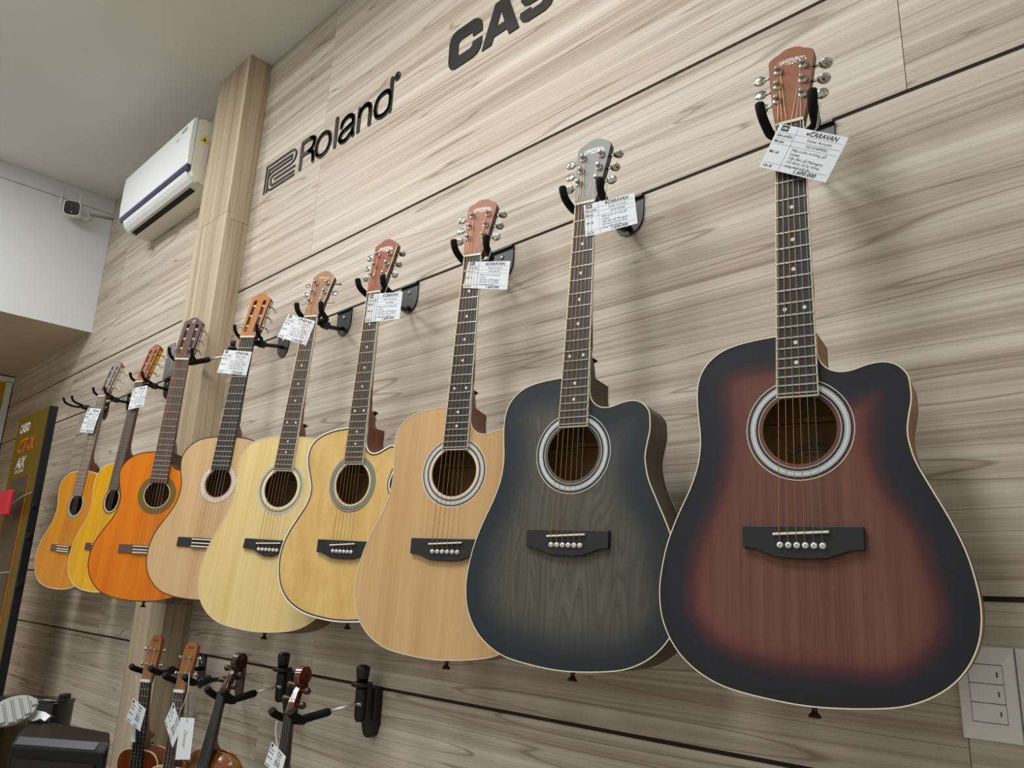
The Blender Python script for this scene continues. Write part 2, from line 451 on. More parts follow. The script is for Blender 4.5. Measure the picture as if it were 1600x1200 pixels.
q = stroke([(-1.785 + 0.012 * math.cos(a * PI / 6), 1.541 + 0.014 * math.sin(a * PI / 6)) for a in range(12)], 0.004, True)
s_ = stroke([(-1.789, 1.534), (-1.789, 1.548), (-1.782, 1.546), (-1.783, 1.541), (-1.789, 1.541), (-1.781, 1.534)], 0.0028); q.add(s_.v, s_.f)
sub(q, 'registered_mark', M['letter'], lg)

lg = empty('wall_lettering', (-1.2, 0, Z0 + 1.49)); tag(lg, 'large heavy black word logo cut by the top edge of the photo', 'sign')
def flat_letter(outer, holes=()):
    V, F = fill([outer] + list(holes)); mb = MB()
    mb.add([(x, -0.0035, Z0 + z) for x, z in V], F)
    for lp in [outer] + list(holes):
        n = len(lp); mb.add([(x, -0.0035, Z0 + z) for x, z in lp] + [(x, 0, Z0 + z) for x, z in lp], [(i, (i + 1) % n, (i + 1) % n + n, i + n) for i in range(n)])
    return mb
def off(pts, dx): return [(a + dx, b) for a, b in pts]
Cc = [(-1.509, 1.427), (-1.522, 1.433), (-1.531, 1.445), (-1.535, 1.462), (-1.535, 1.520), (-1.530, 1.538), (-1.520, 1.549), (-1.503, 1.554), (-1.432, 1.554), (-1.414, 1.548), (-1.401, 1.535), (-1.395, 1.516), (-1.395, 1.497), (-1.433, 1.497), (-1.433, 1.506), (-1.441, 1.513), (-1.486, 1.513), (-1.495, 1.506), (-1.495, 1.472), (-1.487, 1.463), (-1.441, 1.463), (-1.433, 1.47), (-1.433, 1.479), (-1.395, 1.479), (-1.395, 1.46), (-1.4, 1.444), (-1.412, 1.432), (-1.43, 1.427)]
Aa = [(-1.393, 1.427), (-1.345, 1.554), (-1.298, 1.554), (-1.250, 1.427), (-1.288, 1.427), (-1.296, 1.448), (-1.347, 1.448), (-1.355, 1.427)]
Ah = [(-1.337, 1.476), (-1.306, 1.476), (-1.3215, 1.520)]
Ss = [(-1.247, 1.466), (-1.209, 1.466), (-1.209, 1.460), (-1.204, 1.456), (-1.172, 1.456), (-1.166, 1.461), (-1.166, 1.469), (-1.172, 1.474), (-1.215, 1.476), (-1.233, 1.483), (-1.245, 1.5), (-1.245, 1.524), (-1.236, 1.544), (-1.216, 1.554), (-1.158, 1.554), (-1.14, 1.546), (-1.13, 1.53), (-1.129, 1.517), (-1.166, 1.517), (-1.167, 1.522), (-1.173, 1.526), (-1.2, 1.526), (-1.206, 1.521), (-1.206, 1.512), (-1.2, 1.507), (-1.16, 1.505), (-1.14, 1.497), (-1.128, 1.48), (-1.128, 1.452), (-1.138, 1.434), (-1.158, 1.427), (-1.22, 1.427), (-1.238, 1.435), (-1.247, 1.45)]
Ii = [(-1.105, 1.427), (-1.105, 1.554), (-1.066, 1.554), (-1.066, 1.427)]
Oo = [(-1.015, 1.427), (-1.032, 1.436), (-1.042, 1.455), (-1.042, 1.526), (-1.032, 1.545), (-1.015, 1.554), (-0.93, 1.554), (-0.913, 1.545), (-0.903, 1.526), (-0.903, 1.455), (-0.913, 1.436), (-0.93, 1.427)]
Oh = [(-1.002, 1.47), (-1.002, 1.511), (-0.994, 1.516), (-0.951, 1.516), (-0.943, 1.511), (-0.943, 1.47), (-0.951, 1.464), (-0.994, 1.464)]
for o_, h_ in ((Cc, ()), (Aa, (Ah,)), (Ss, ()), (Ii, ()), (Oo, (Oh,))):
    sub(flat_letter(o_, h_), 'letter', M['letter'], lg)

# ================================================================== GUITARS
D_LEFT = [(-32, 354), (-56, 356), (-84, 360), (-110, 368), (-130, 382), (-143, 400), (-149, 420), (-150, 443), (-148, 470), (-145, 497), (-145, 520), (-149, 547), (-160, 580), (-180, 623), (-195, 663), (-203, 700), (-206, 732), (-203, 762), (-195, 786), (-182, 808), (-164, 827), (-140, 843), (-110, 855), (-70, 862), (-28, 866), (0, 867)]
D_CUT = [(146, 548), (140, 522), (139, 505), (142, 485), (146, 465), (146, 444), (143, 428), (131, 414), (114, 408), (94, 410), (74, 416), (58, 417), (44, 412), (34, 402), (29, 388), (28, 370), (28, 354)]
G6_LEFT = [(-32, 355), (-79, 361), (-121, 375), (-146, 396), (-155, 424), (-151, 454), (-139, 485), (-131, 513), (-138, 546), (-160, 580), (-184, 616), (-200, 653), (-205, 691), (-200, 726), (-187, 757), (-160, 786), (-121, 806), (-77, 817), (-29, 822), (0, 823)]
G6_CUT = [(136, 546), (119, 518), (112, 500), (117, 476), (128, 452), (134, 430), (128, 412), (108, 403), (91, 409), (71, 419), (56, 422), (42, 418), (32, 406), (28, 388), (28, 370), (28, 354)]
C_LEFT = [(-30, 328), (-77, 334), (-110, 347), (-136, 372), (-146, 403), (-140, 440), (-129, 470), (-125, 498), (-129, 530), (-140, 560), (-162, 596), (-182, 635), (-191, 678), (-188, 716), (-175, 748), (-152, 776), (-118, 799), (-72, 811), (-32, 815), (0, 816)]
C_CUT = [(137, 552), (126, 520), (126, 498), (134, 468), (143, 440), (143, 415), (130, 394), (106, 384), (84, 386), (66, 388), (50, 384), (38, 376), (31, 362), (30, 345), (30, 330)]
def outline(left, cut=None):
    L_ = [(a / 1000, b / 1000) for a, b in left]
    if cut:
        i = next(k for k, p in enumerate(L_) if p[1] > cut[0][1] / 1000 + 0.015 and p[1] > 0.5)
        R_ = [(-a, b) for a, b in L_[i:-1]][::-1] + [(a / 1000, b / 1000) for a, b in cut]
    else:
        R_ = [(-a, b) for a, b in L_[:-1]][::-1]
    pts = L_ + R_; n = len(pts)
    sp = spline([(a, b, 0) for a, b in pts], 3, True, (0, n - 1))
    return [(p.x, p.y) for p in sp]
def Lc(u, v, w_): return (u, -w_, -v)

def outline_normals(o):
    n = len(o); res = []
    area = sum(o[i][0] * o[(i + 1) % n][1] - o[(i + 1) % n][0] * o[i][1] for i in range(n)); sg = 1 if area > 0 else -1
    for i in range(n):
        a = Vector(o[i - 1]); b = Vector(o[(i + 1) % n]); d = (b - a).normalized()
        res.append((d.y * sg, -d.x * sg))
    return res
def ring(r0, r1, cu, cv, w0, w1, n=48):
    mb = MB(); vs = []
    for k in range(n):
        c, s_ = math.cos(2 * PI * k / n), math.sin(2 * PI * k / n)
        vs += [Lc(cu + r0 * c, cv + r0 * s_, w0), Lc(cu + r0 * c, cv + r0 * s_, w1), Lc(cu + r1 * c, cv + r1 * s_, w1), Lc(cu + r1 * c, cv + r1 * s_, w0)]
    fs = []
    for k in range(n):
        a = 4 * k; b = 4 * ((k + 1) % n)
        fs += [(a + j, b + j, b + j + 1, a + j + 1) for j in range(3)]
    return mb.add(vs, fs)
def fret_v(n, sc=0.65): return sc * (1 - 2 ** (-n / 12))

def body_parts(root, o, T, dn, dt, hole, mats, bind=0.0012, bindm='cream', purf=None, grid=0.03, rim=False, arch=0):
    """soundboard with its hole, bent side, back, binding strips.  T: level of the soundboard; dn / dt: depth at neck and tail"""
    cu, cv, hr = hole
    hl = [(cu + hr * math.cos(2 * PI * k / 40), cv + hr * math.sin(2 * PI * k / 40)) for k in range(40)] if hr else None
    vmin = min(p[1] for p in o); vmax = max(p[1] for p in o)
    dep = lambda v: dn + (dt - dn) * (v - vmin) / (vmax - vmin)
    V, F = fill([o] + ([hl] if hl else []), grid)
    mb = MB(); mb.add([Lc(u, v, T) for u, v in V], F)
    if hl:
        n = len(hl); mb.add([Lc(u, v, T) for u, v in hl] + [Lc(u, v, T - 0.003) for u, v in hl], [(i, (i + 1) % n, (i + 1) % n + n, i + n) for i in range(n)])
    sb = mb.build('soundboard', mats['top'], root)
    if rim:
        at = sb.data.attributes.new('rim', 'FLOAT', 'POINT')
        for i, vtx in enumerate(sb.data.vertices): at.data[i].value = seg_dist(o, vtx.co.x, -vtx.co.z)
    n = len(o); mb = MB()
    mb.add([Lc(u, v, T - 0.001) for u, v in o] + [Lc(u, v, -dep(v)) for u, v in o], [(i, (i + 1) % n, (i + 1) % n + n, i + n) for i in range(n)], True)
    sd = mb.build('side', mats['side'], root)
    for p in sd.data.polygons: p.use_smooth = True
    sd.data.set_sharp_from_angle(angle=math.radians(40))
    V, F = fill([o], None)
    mb = MB(); mb.add([Lc(u, v, -dep(v)) for u, v in V] , F); mb.build('back', mats['back'], root)
    MB().add([Lc(u, v, -dep(v) + 0.003) for u, v in V], F).build('inner_back', M['inside'], root)
    if hl: MB().box(Lc(-.1, cv - .034, -dep(cv) + .003), Lc(.1, cv - .026, -dep(cv) + .012)).build('brace', M['inside'], root)
    nr = outline_normals(o)
    def strip(name, w_top, w_bot, inner, m, out=0.0005):
        mb = MB(); vs = []
        for (u, v), (a, b) in zip(o, nr):
            wt, wb = w_top(v), w_bot(v)
            vs += [Lc(u - a * inner, v - b * inner, wt), Lc(u + a * out, v + b * out, wt), Lc(u + a * out, v + b * out, wb)]
        fs = []
        for i in range(n):
            a = 3 * i; b = 3 * ((i + 1) % n); fs += [(a, b, b + 1, a + 1), (a + 1, b + 1, b + 2, a + 2)]
        return mb.add(vs, fs).build(name, m, root)
    strip('binding', lambda v: T + 0.0006, lambda v: T - 0.0016, bind, M[bindm])
    strip('binding', lambda v: -dep(v) - 0.0004, lambda v: -dep(v) + 0.004, 0.002, M[bindm])
    if purf:
        mb = MB(); vs = []; i0, i1, pm = purf
        for (u, v), (a, b) in zip(o, nr): vs += [Lc(u - a * i0, v - b * i0, T + 0.0004), Lc(u - a * i1, v - b * i1, T + 0.0004)]
        mb.add(vs, [(2 * i, 2 * ((i + 1) % n), 2 * ((i + 1) % n) + 1, 2 * i + 1) for i in range(n)]).build('purfling', M[pm], root)
    return dep

def neck(root, hw0, hw1, vj, d, m, heel_hw=0.022):
    """neck shaft flaring into a heel at the body joint vj"""
    secs = [(-0.004, hw0, 0.018), (0.03, hw0, 0.019), (vj * 0.6, (hw0 + hw1) / 2, 0.021), (vj - 0.075, hw1, 0.023), (vj - 0.056, hw1, 0.028), (vj - 0.044, hw1 * .97, 0.040), (vj - 0.036, hw1 * .92, 0.055), (vj - 0.030, hw1 * .88, 0.066), (vj - 0.018, hw1 * .86, d - 0.008), (vj - 0.006, hw1 * .86, d - 0.002), (vj + 0.0005, hw1 * .86, d)]
    mb = MB(); K = 10; vs = []
    for v, hw, dp in secs:
        for k in range(K + 1):
            t = PI * k / K; s_ = math.sin(t); c = math.cos(t)
            nar = 1 - (0.35 * s_ if dp > 0.03 else 0)
            vs.append(Lc(hw * (abs(c) ** 0.8) * (1 if c >= 0 else -1) * nar, v, -0.004 - (dp - 0.004) * s_ ** 0.8))
    fs = []
    for i in range(len(secs) - 1):
        for k in range(K):
            a = i * (K + 1) + k; fs.append((a, a + 1, a + K + 2, a + K + 1))
        a = i * (K + 1); fs.append((a, a + K + 1, a + 2 * K + 1, a + K))
    mb.add(vs, fs, True)
    o = mb.build('neck', m, root); o.data.set_sharp_from_angle(angle=math.radians(45))
    return o

TILT = 0.2
def H(u, s, h, t=TILT):
    """headstock plane: s along the head from the nut, h above its face"""
    return Lc(u, -(s * math.cos(t)) - h * math.sin(t), -0.001 - s * math.sin(t) + h * math.cos(t))

STEEL_HEAD = [(0.022, -0.001), (0.0225, 0.006), (0.026, 0.026), (0.028, 0.045), (0.0335, 0.1), (0.037, 0.144), (0.035, 0.151), (0.029, 0.156), (0.021, 0.160), (0.013, 0.1665), (0.006, 0.169)]
BOUND_HEAD = [(0.022, -0.001), (0.0225, 0.006), (0.026, 0.024), (0.027, 0.042), (0.031, 0.09), (0.036, 0.14), (0.028, 0.150), (0.016, 0.160), (0.008, 0.1645)]
CLASS_HEAD = [(0.026, -0.001), (0.0265, 0.01), (0.030, 0.022), (0.0345, 0.155), (0.030, 0.160), (0.021, 0.1635), (0.012, 0.172), (0.006, 0.175)]

def head_poly(half): return [(-a, b) for a, b in half] + [(a, b) for a, b in half[::-1]]

def make_strings(root, n, nutsp, sadsp, vs_, w_s, w_n, anchor, ends, mats, radii):
    for i in range(n):
        f = i / (n - 1) - 0.5
        pts = [anchor(i), Lc(sadsp * f, vs_, w_s), Lc(nutsp * f, 0.0, w_n)] + ends(i)
        MB().tube(pts, radii[i] * (.85 if nutsp < .04 else .7), 5, False).build('string', mats[i], root)

def fretboard(root, hw0, hw1, vend, nfr, m, binding, inlay=None, split=None, w0=-0.006, w1=0.0):
    hw = lambda v: hw0 + (hw1 - hw0) * v / vend
    b = 0.0016 if binding else 0
    poly = [(-hw(0) + b, 0.001), (hw(0) - b, 0.001), (hw(vend) - b, vend - b), (-hw(vend) + b, vend - b)]
    fb = MB().prism(poly, lambda u, v: Lc(u, v, w1), lambda u, v: Lc(u, v, w0)).build('fretboard', m, root)
    if binding:
        mb = MB()
        mb.prism([(-hw(0), .001), (-hw(0) + b, .001), (-hw(vend) + b, vend), (-hw(vend), vend)], lambda u, v: Lc(u, v, w1 + .0001), lambda u, v: Lc(u, v, w0))
        mb.prism([(hw(0), .001), (hw(0) - b, .001), (hw(vend) - b, vend), (hw(vend), vend)], lambda u, v: Lc(u, v, w1 + .0001), lambda u, v: Lc(u, v, w0))
        mb.prism([(-hw(vend), vend), (hw(vend), vend), (hw(vend), vend - b), (-hw(vend), vend - b)], lambda u, v: Lc(u, v, w1 + .0001), lambda u, v: Lc(u, v, w0))
        mb.build('fretboard_binding', M['cream'], fb)
    for k in range(1, nfr + 1):
        v = fret_v(k) if isinstance(nfr, int) else 0
        if v > vend - 0.003: break
        if split and k == nfr:
            for a, c in ((-hw(v), -0.009), (0.007, hw(v))): unit_box('fret', Lc(a, v - .0011, 0), Lc(c, v + .0011, .0011), M['fretwire'], fb)
        else: unit_box('fret', Lc(-hw(v), v - .0011, 0), Lc(hw(v), v + .0011, .0011), M['fretwire'], fb)
    if inlay:
        for k in inlay:
            v = (fret_v(k) + fret_v(k - 1)) / 2
            for u in ((-0.014, 0.014) if k == 12 else (0.0,)):
                MB().lathe(Lc(u, v, -0.0005), (0, -1, 0), [(0, .0031), (.0009, .0031)], 12).build('fret_marker', M['white'], fb)
    return fb

def key(root, u0, side, s, m, style, h=-0.009):
    """one tuning machine: shaft plus oval button"""
    sg = side
    mb = MB()
    if style == 'steel':
        mb.tube([H(sg * (u0 - .004), s, h), H(sg * (u0 + .012), s, h)], .0022, 8)
        c = Vector(H(sg * (u0 + .018), s, h)); a = Vector(H(sg, 0, 0)) - Vector(H(0, 0, 0)); a.normalize()
        rng = random.Random(int(s * 1e4) + int(u0 * 1e4) + sg); ang = rng.uniform(0, PI)
        b1 = Vector((0, math.cos(ang), math.sin(ang))); b2 = a.cross(b1)
        prof = []; K = 14; vs = []
        for i, (tt, rr) in enumerate(((-.0026, .6), (-.0018, .95), (0.0, 1.05), (.0018, .95), (.0026, .6))):
            for k in range(K):
                th = 2 * PI * k / K
                vs.append(c + a * (math.cos(th) * .0105 * rr) + b1 * (math.sin(th) * .0086 * rr) + b2 * tt)
        fs = [(i * K + k, i * K + (k + 1) % K, (i + 1) * K + (k + 1) % K, (i + 1) * K + k) for i in range(4) for k in range(K)]
        fs += [tuple(range(K)), tuple(range(4 * K, 5 * K))[::-1]]
        mb.add(vs, fs, True)
        mb.build('tuning_key', m, root)
    else:
        mb.tube([H(sg * u0, s, -.009), H(sg * (u0 + .003), s, -.012), H(sg * (u0 + .004), s + .001, -.030)], .003, 6)
        mb.lathe(H(sg * (u0 + .002), s, -.009), (sg, 0, 0), [(-.001, .0045), (.003, .0045), (.004, .003)], 10)
        k_ = mb.build('tuning_key', m, root)
        c = Vector(H(sg * (u0 + .004), s + .001, -.036)); q = MB(); K = 10; vs = []
        for tt, rr in ((-.0022, .6), (0, 1.0), (.0022, .6)):
            for k in range(K):
                th = 2 * PI * k / K; vs.append(c + Vector((tt, math.cos(th) * .010 * rr, math.sin(th) * .0085 * rr)))
        q.add(vs, [(i * K + k, i * K + (k + 1) % K, (i + 1) * K + (k + 1) % K, (i + 1) * K + k) for i in range(2) for k in range(K)] + [tuple(range(K)), tuple(range(2 * K, 3 * K))[::-1]], True)
        q.build('button', M['bone'], k_)

def crest(parent, text, size, s, col, swirl=True, script=False):
    """brand lettering on the head, gently arched, with a flourish"""
    mb = MB(); f = lambda x, y: H(x, s + y, 0.0003)
    put_text(mb, text, f, 0, -.002, size, 0.018, 0.35 if script else 0.2, width=0.045 if swirl else 0.036, align='C', bend=9.0)
    if swirl:
        for pts in ([(-.024, -.0075), (-.021, -.0095), (-.012, -.0035), (0, -.0015), (.012, -.0035), (.021, -.0085), (.024, -.006), (.022, -.004)],
                    [(-.009, -.0085), (-.004, -.005), (-.001, -.008), (-.004, -.0105)], [(.009, -.0085), (.004, -.005), (.001, -.008), (.004, -.0105)]):
            sp = spline([(a, b, 0) for a, b in pts], 4)
            for a, b in zip(sp[:-1], sp[1:]):
                d = (b - a).normalized(); q = Vector((-d.y, d.x, 0)) * 0.0008
                mb.add([f(*(a + q).xy), f(*(b + q).xy), f(*(b - q).xy), f(*(a - q).xy)], [(0, 1, 2, 3)])
    mb.build('lettering', col, parent)

def guitar_matrix(p):
    R = (Matrix.Rotation(p[3], 3, 'Y') @ Matrix.Rotation(p[4], 3, 'X') @ Matrix.Rotation(p[5], 3, 'Z'))
    return Matrix.Translation((p[0], p[1], p[2] + Z0)) @ R.to_4x4() @ Matrix.Scale(p[6], 4)

POSE = {1: (-3.6313, -0.1379, 0.7575, 0.0402, -0.0503, 0.2752, 1.0022), 2: (-3.221, -0.131, 0.7572, 0.0472, -0.0542, 0.2327, 1.0025),
        3: (-2.6899, -0.1805, 0.742, -0.012, -0.0405, 0.6909, 1.0008), 4: (-2.3041, -0.1342, 0.756, -0.0141, -0.0801, 0.5454, 0.9991),
        5: (-1.9259, -0.1306, 0.7412, 0.0048, -0.0706, 0.4611, 0.9984), 6: (-1.6142, -0.1336, 0.7363, 0.0305, -0.0133, 0.3026, 0.9959),
        7: (-1.2379, -0.1303, 0.7318, -0.0152, -0.0564, 0.3957, 0.9981), 8: (-0.903, -0.1379, 0.7441, 0.0111, -0.0403, 0.2367, 1.0018),
        9: (-0.4797, -0.1407, 0.7384, 0.015, -0.0276, 0.2251, 1.001)}

# a few of them sit a little nearer so that neighbours clear each other and the wall
_cam = Vector((0, -1.21171, 0))
for _k, _s in ((5, .992), (6, .972), (7, .988), (8, .972), (9, .968)):
    p_ = POSE[_k]; q_ = _cam + (Vector(p_[:3]) - _cam) * _s
    POSE[_k] = (q_.x, q_.y, q_.z) + p_[3:6] + (p_[6] * _s,)

def steel_guitar(k, c):
    root = empty('acoustic_guitar', mw=guitar_matrix(POSE[k]))
    tag(root, c['label'], 'guitar', 'guitars hanging in a row along the wall')
    o = c['outline']; T = -0.006; sad = c.get('sad', 0.645)
    dep = body_parts(root, o, T, c.get('dn', .086), c.get('dt', .1), (0, c.get('hc', .497), .051), c, c.get('bind', .0012), c.get('bindm', 'cream'), c.get('purf'), .0085 if c.get('rim') else None, c.get('rim', False))
    neck(root, .021, .0275, .353, c.get('dn', .086) - .006, c['neckm'])
    MB().lathe(Lc(.007, .320, -.050), (.5, 0, 1), [(0, .004), (.008, .004), (.010, .007), (.013, .007), (.014, .005)], 12).build('strap_button', M['darkpin'], root)
    vb = max(p[1] for p in o)
    MB().lathe(Lc(0, vb - .002, -.05), (0, 0, -1), [(0, .0075), (.004, .006), (.008, .0035), (.012, .004), (.017, .0085), (.0195, .0085)], 12).build('end_pin', M['darkpin'], root)
    for r0, r1, mm in c['rosette']: ring(r0, r1, 0, c.get('hc', .497), T - .0005, T + .0004).build('rosette_ring', M[mm], root)
    fretboard(root, .022, .0295, .451, 20, c['board'], True, (3, 5, 7, 9, 12, 15, 17))
    MB().box(Lc(-.022, -.004, -.006), Lc(.022, .001, .0018)).build('nut', M['bone'], root, bevel=.0005)
    # bridge
    bp = [(-.080, -.010), (.080, -.010), (.080, .021), (.064, .022), (.050, .027), (.034, .033), (.012, .0345), (-.012, .0345), (-.034, .033), (-.050, .027), (-.064, .022), (-.080, .021)]
    if k == 5: bp = [(-.078, -.010), (.078, -.010), (.080, .016), (.046, .018), (.030, .026), (.012, .033), (-.012, .033), (-.030, .026), (-.046, .018), (-.080, .016)]
    MB().prism([(a, sad + b) for a, b in bp], lambda u, v: Lc(u, v, T + .0075), lambda u, v: Lc(u, v, T)).build('bridge', M['bridgeblack'], root, bevel=.0012)
    sl = c.get('slant', .002)
    MB().prism([(-.037, sad - .0015 + sl), (.037, sad - .0015 - sl), (.037, sad + .0015 - sl), (-.037, sad + .0015 + sl)], lambda u, v: Lc(u, v, T + .0125), lambda u, v: Lc(u, v, T + .004)).build('saddle', M['bone'], root, bevel=.0005)
    for i in range(6):
        u = (i - 2.5) * .0112
        pn = MB().lathe(Lc(u, sad + .0165, T + .006), (0, -1, 0), [(0, .004), (.002, .0045), (.0045, .004), (.0055, .002)], 12).build('bridge_pin', M['white'], root)
        MB().lathe(Lc(u, sad + .0165, T + .0112), (0, -1, 0), [(0, .0012), (.0006, .0010)], 8).build('pin_dot', M['ink'], pn)
    # headstock
    hp = head_poly(c['head'])
    hd = MB().prism(hp, lambda a, b: H(a, b, 0), lambda a, b: H(a, b, -.015)).build('headstock', c['headside'], root)
    MB().prism([(a * .985, b - .0005 if b > .1 else b) for a, b in hp], lambda a, b: H(a, b, .0002), lambda a, b: H(a, b, -.0015)).build('veneer', c['headm'], hd)
    if c.get('headbind'):
        for sg in (-1, 1):
            pts = [(sg * a, b) for a, b in c['head'] if .02 < b < .145]
            MB().tube([H(a, b, .0003) for a, b in pts], .0011, 6).build('head_binding', M['cream'], hd)
    crest(hd, c['brand'], .0100, .1405 if not c.get('script') else .14, c.get('brandm', M['white']), not c.get('script'), c.get('script', False))
    sp = [(-.020, .055), (-.020, .087), (-.020, .120), (.020, .120), (.020, .087), (.020, .055)]
    for u, s in sp:
        d = Vector(H(0, 0, 1)) - Vector(H(0, 0, 0))
        MB().lathe(H(u, s, 0), d, [(0, .0080), (.0015, .0080), (.003, .0062), (.0034, .0038), (.008, .0032), (.0095, .0045), (.012, .0045), (.0138, .0025)], 16).build('tuning_post', M['chrome'], root)
        ue = next(a0 + (a1 - a0) * (s - b0) / (b1 - b0) for (a0, b0), (a1, b1) in zip(c['head'][:-1], c['head'][1:]) if b0 <= s <= b1)
        key(root, ue, -1 if u < 0 else 1, s, M['chrome'], 'steel')
    make_strings(root, 6, .035, .056, sad, T + .013, .0022,
                 lambda i: Lc((i - 2.5) * .0112, sad + .0145, T + .008),
                 lambda i: [H(sp[i][0] * .85, sp[i][1], .005)],
                 [M['bronze']] * 4 + [M['steel']] * 2, [.0007, .00062, .00055, .0005, .0004, .00038])
    return root

Dout = outline(D_LEFT, D_CUT); Dfull = outline(D_LEFT)
mah = wood('mahogany_neck', (96, 52, 28), (128, 74, 42), 'Z', 200, 60, 4, .2, rough=.4, coat=.2)
natmah = wood('natural_side', (128, 92, 52), (158, 118, 72), 'X', 60, 30, 8, .3, rough=.45)
ROS = [(.0565, .0572, 'white'), (.0585, .061, 'blackring'), (.061, .0643, 'pearl'), (.0643, .0657, 'white'), (.0657, .069, 'pearl'), (.069, .071, 'blackring'), (.0735, .0745, 'white')]

top9 = burst(wood('burst_red_top', (98, 62, 52), (120, 80, 66), 'Z', 400, 70, 2.0, .12, (100, 60, 50), .6, warp=.05, spec=.35),
             [(0, (30, 32, 38), 1.0), (.030, (34, 34, 42), 1.0), (.047, (70, 36, 44), .9), (.060, (102, 50, 52), .5), (.080, (110, 64, 56), 0.0)])
steel_guitar(9, dict(label='matte red guitar fading to black at the rim, rightmost on the wall', outline=Dout, top=top9, side=natmah, back=natmah, neckm=natmah, rim=True,
    rosette=ROS, board=M['ebony'], head=STEEL_HEAD, headm=mat('head_orange_brown', (140, 88, 56), .65), headside=mat('head_dark_side', (60, 26, 18), .4), brand='CARAVAN MUSIC'))
top8 = burst(wood('ash_grey_top', (78, 76, 66), (96, 94, 82), 'Z', 200, 11, 1.3, .55, (60, 60, 54), .55, warp=.9, spec=.35, nl=22.0, lw=.45, lb=1.0),
             [(0, (36, 42, 48), 1.0), (.022, (38, 45, 51), 1.0), (.042, (44, 51, 56), .85), (.065, (56, 60, 62), .4), (.09, (70, 70, 66), 0.0)])
olv = wood('dark_olive_side', (44, 36, 22), (62, 50, 32), 'Z', 120, 40, 4, .2, rough=.4)
steel_guitar(8, dict(label='charcoal grey burst guitar with figured ash grain and white ring round the hole', outline=Dout, top=top8, side=olv, back=olv, neckm=mat('black_neck', (26, 22, 20), .4), rim=True,
    rosette=ROS, board=wood('brown_black_board', (50, 42, 38), (66, 56, 50), 'Z', 300, 90, 4, .1), head=STEEL_HEAD, headm=mat('head_grey', (122, 126, 126), .5), headside=mat('head_black_side', (20, 18, 18), .4), brand='CARAVAN MUSIC'))
redmah = wood('red_mahogany_side', (104, 48, 20), (130, 64, 30), 'Z', 160, 50, 4, .2, rough=.35, coat=.2)
steel_guitar(7, dict(label='pale tan cutaway guitar with white ring round the hole, left of the charcoal one', outline=Dout,
    top=wood('spruce_tan_top', (196, 156, 106), (214, 176, 126), 'Z', 300, 40, 1.2, .18, (186, 142, 94), .5, warp=.05, spec=.35), side=redmah, back=redmah, neckm=mah,
    rosette=[(.052, .056, 'cream')] + ROS, board=M['ebony'], head=STEEL_HEAD, headm=mat('head_pink_brown', (162, 108, 88), .65), headside=mat('head_maroon_side', (46, 18, 16), .4), brand='CARAVAN MUSIC'))
steel_guitar(6, dict(label='small-bodied yellow cutaway guitar with black and white dashed rim', outline=outline(G6_LEFT, G6_CUT),
    top=wood('maple_yellow_top', (206, 166, 96), (228, 194, 124), 'Z', 60, 16, 7, .15, (200, 156, 90), .35, coat=.3, warp=.5, spec=.4), side=redmah, back=redmah, neckm=mah,
    rosette=[(.053, .056, 'cream'), (.057, .0585, 'blackring'), (.0585, .063, 'greyring'), (.063, .0648, 'blackring'), (.0648, .069, 'greyring'), (.0695, .0705, 'blackring')], board=wood('greybrown_board', (58, 48, 46), (78, 66, 62), 'Z', 300, 90, 4, .1),
    bind=.003, bindm='white', purf=(.003, .0062, 'blackring'), dn=.078, dt=.09, slant=.003,
    head=STEEL_HEAD, headm=mat('head_red_brown_gloss', (134, 60, 18), .55), headbind=True, headside=mat('head_red_side', (74, 26, 12), .25, coat=.5), brand='CARAVAN MUSIC'))
steel_guitar(5, dict(label='creamy yellow full-bodied guitar without cutaway, thin dark ring at the hole', outline=Dfull,
    top=wood('spruce_cream_top', (216, 190, 124), (232, 210, 150), 'Z', 260, 30, 1.4, .15, (204, 176, 112), .5, warp=.12, spec=.35), side=wood('brown_side', (104, 70, 34), (130, 92, 48), 'Z', 160, 50, 4, .2), back=mah, neckm=mah,
    rosette=[(.052, .0575, 'cream'), (.061, .0622, 'blackring'), (.0636, .0648, 'blackring'), (.0648, .071, 'pearl')], board=wood('greybrown_board2', (58, 50, 46), (78, 68, 62), 'Z', 300, 90, 4, .1),
    head=BOUND_HEAD, headm=wood('head_walnut', (122, 76, 38), (150, 96, 52), 'Z', 200, 60, 5, .2, rough=.35), headbind=True, headside=mat('head_walnut_side', (92, 56, 28), .4), brand='Nova', brandm=mat('gold_script', (225, 190, 80), .4), script=True))

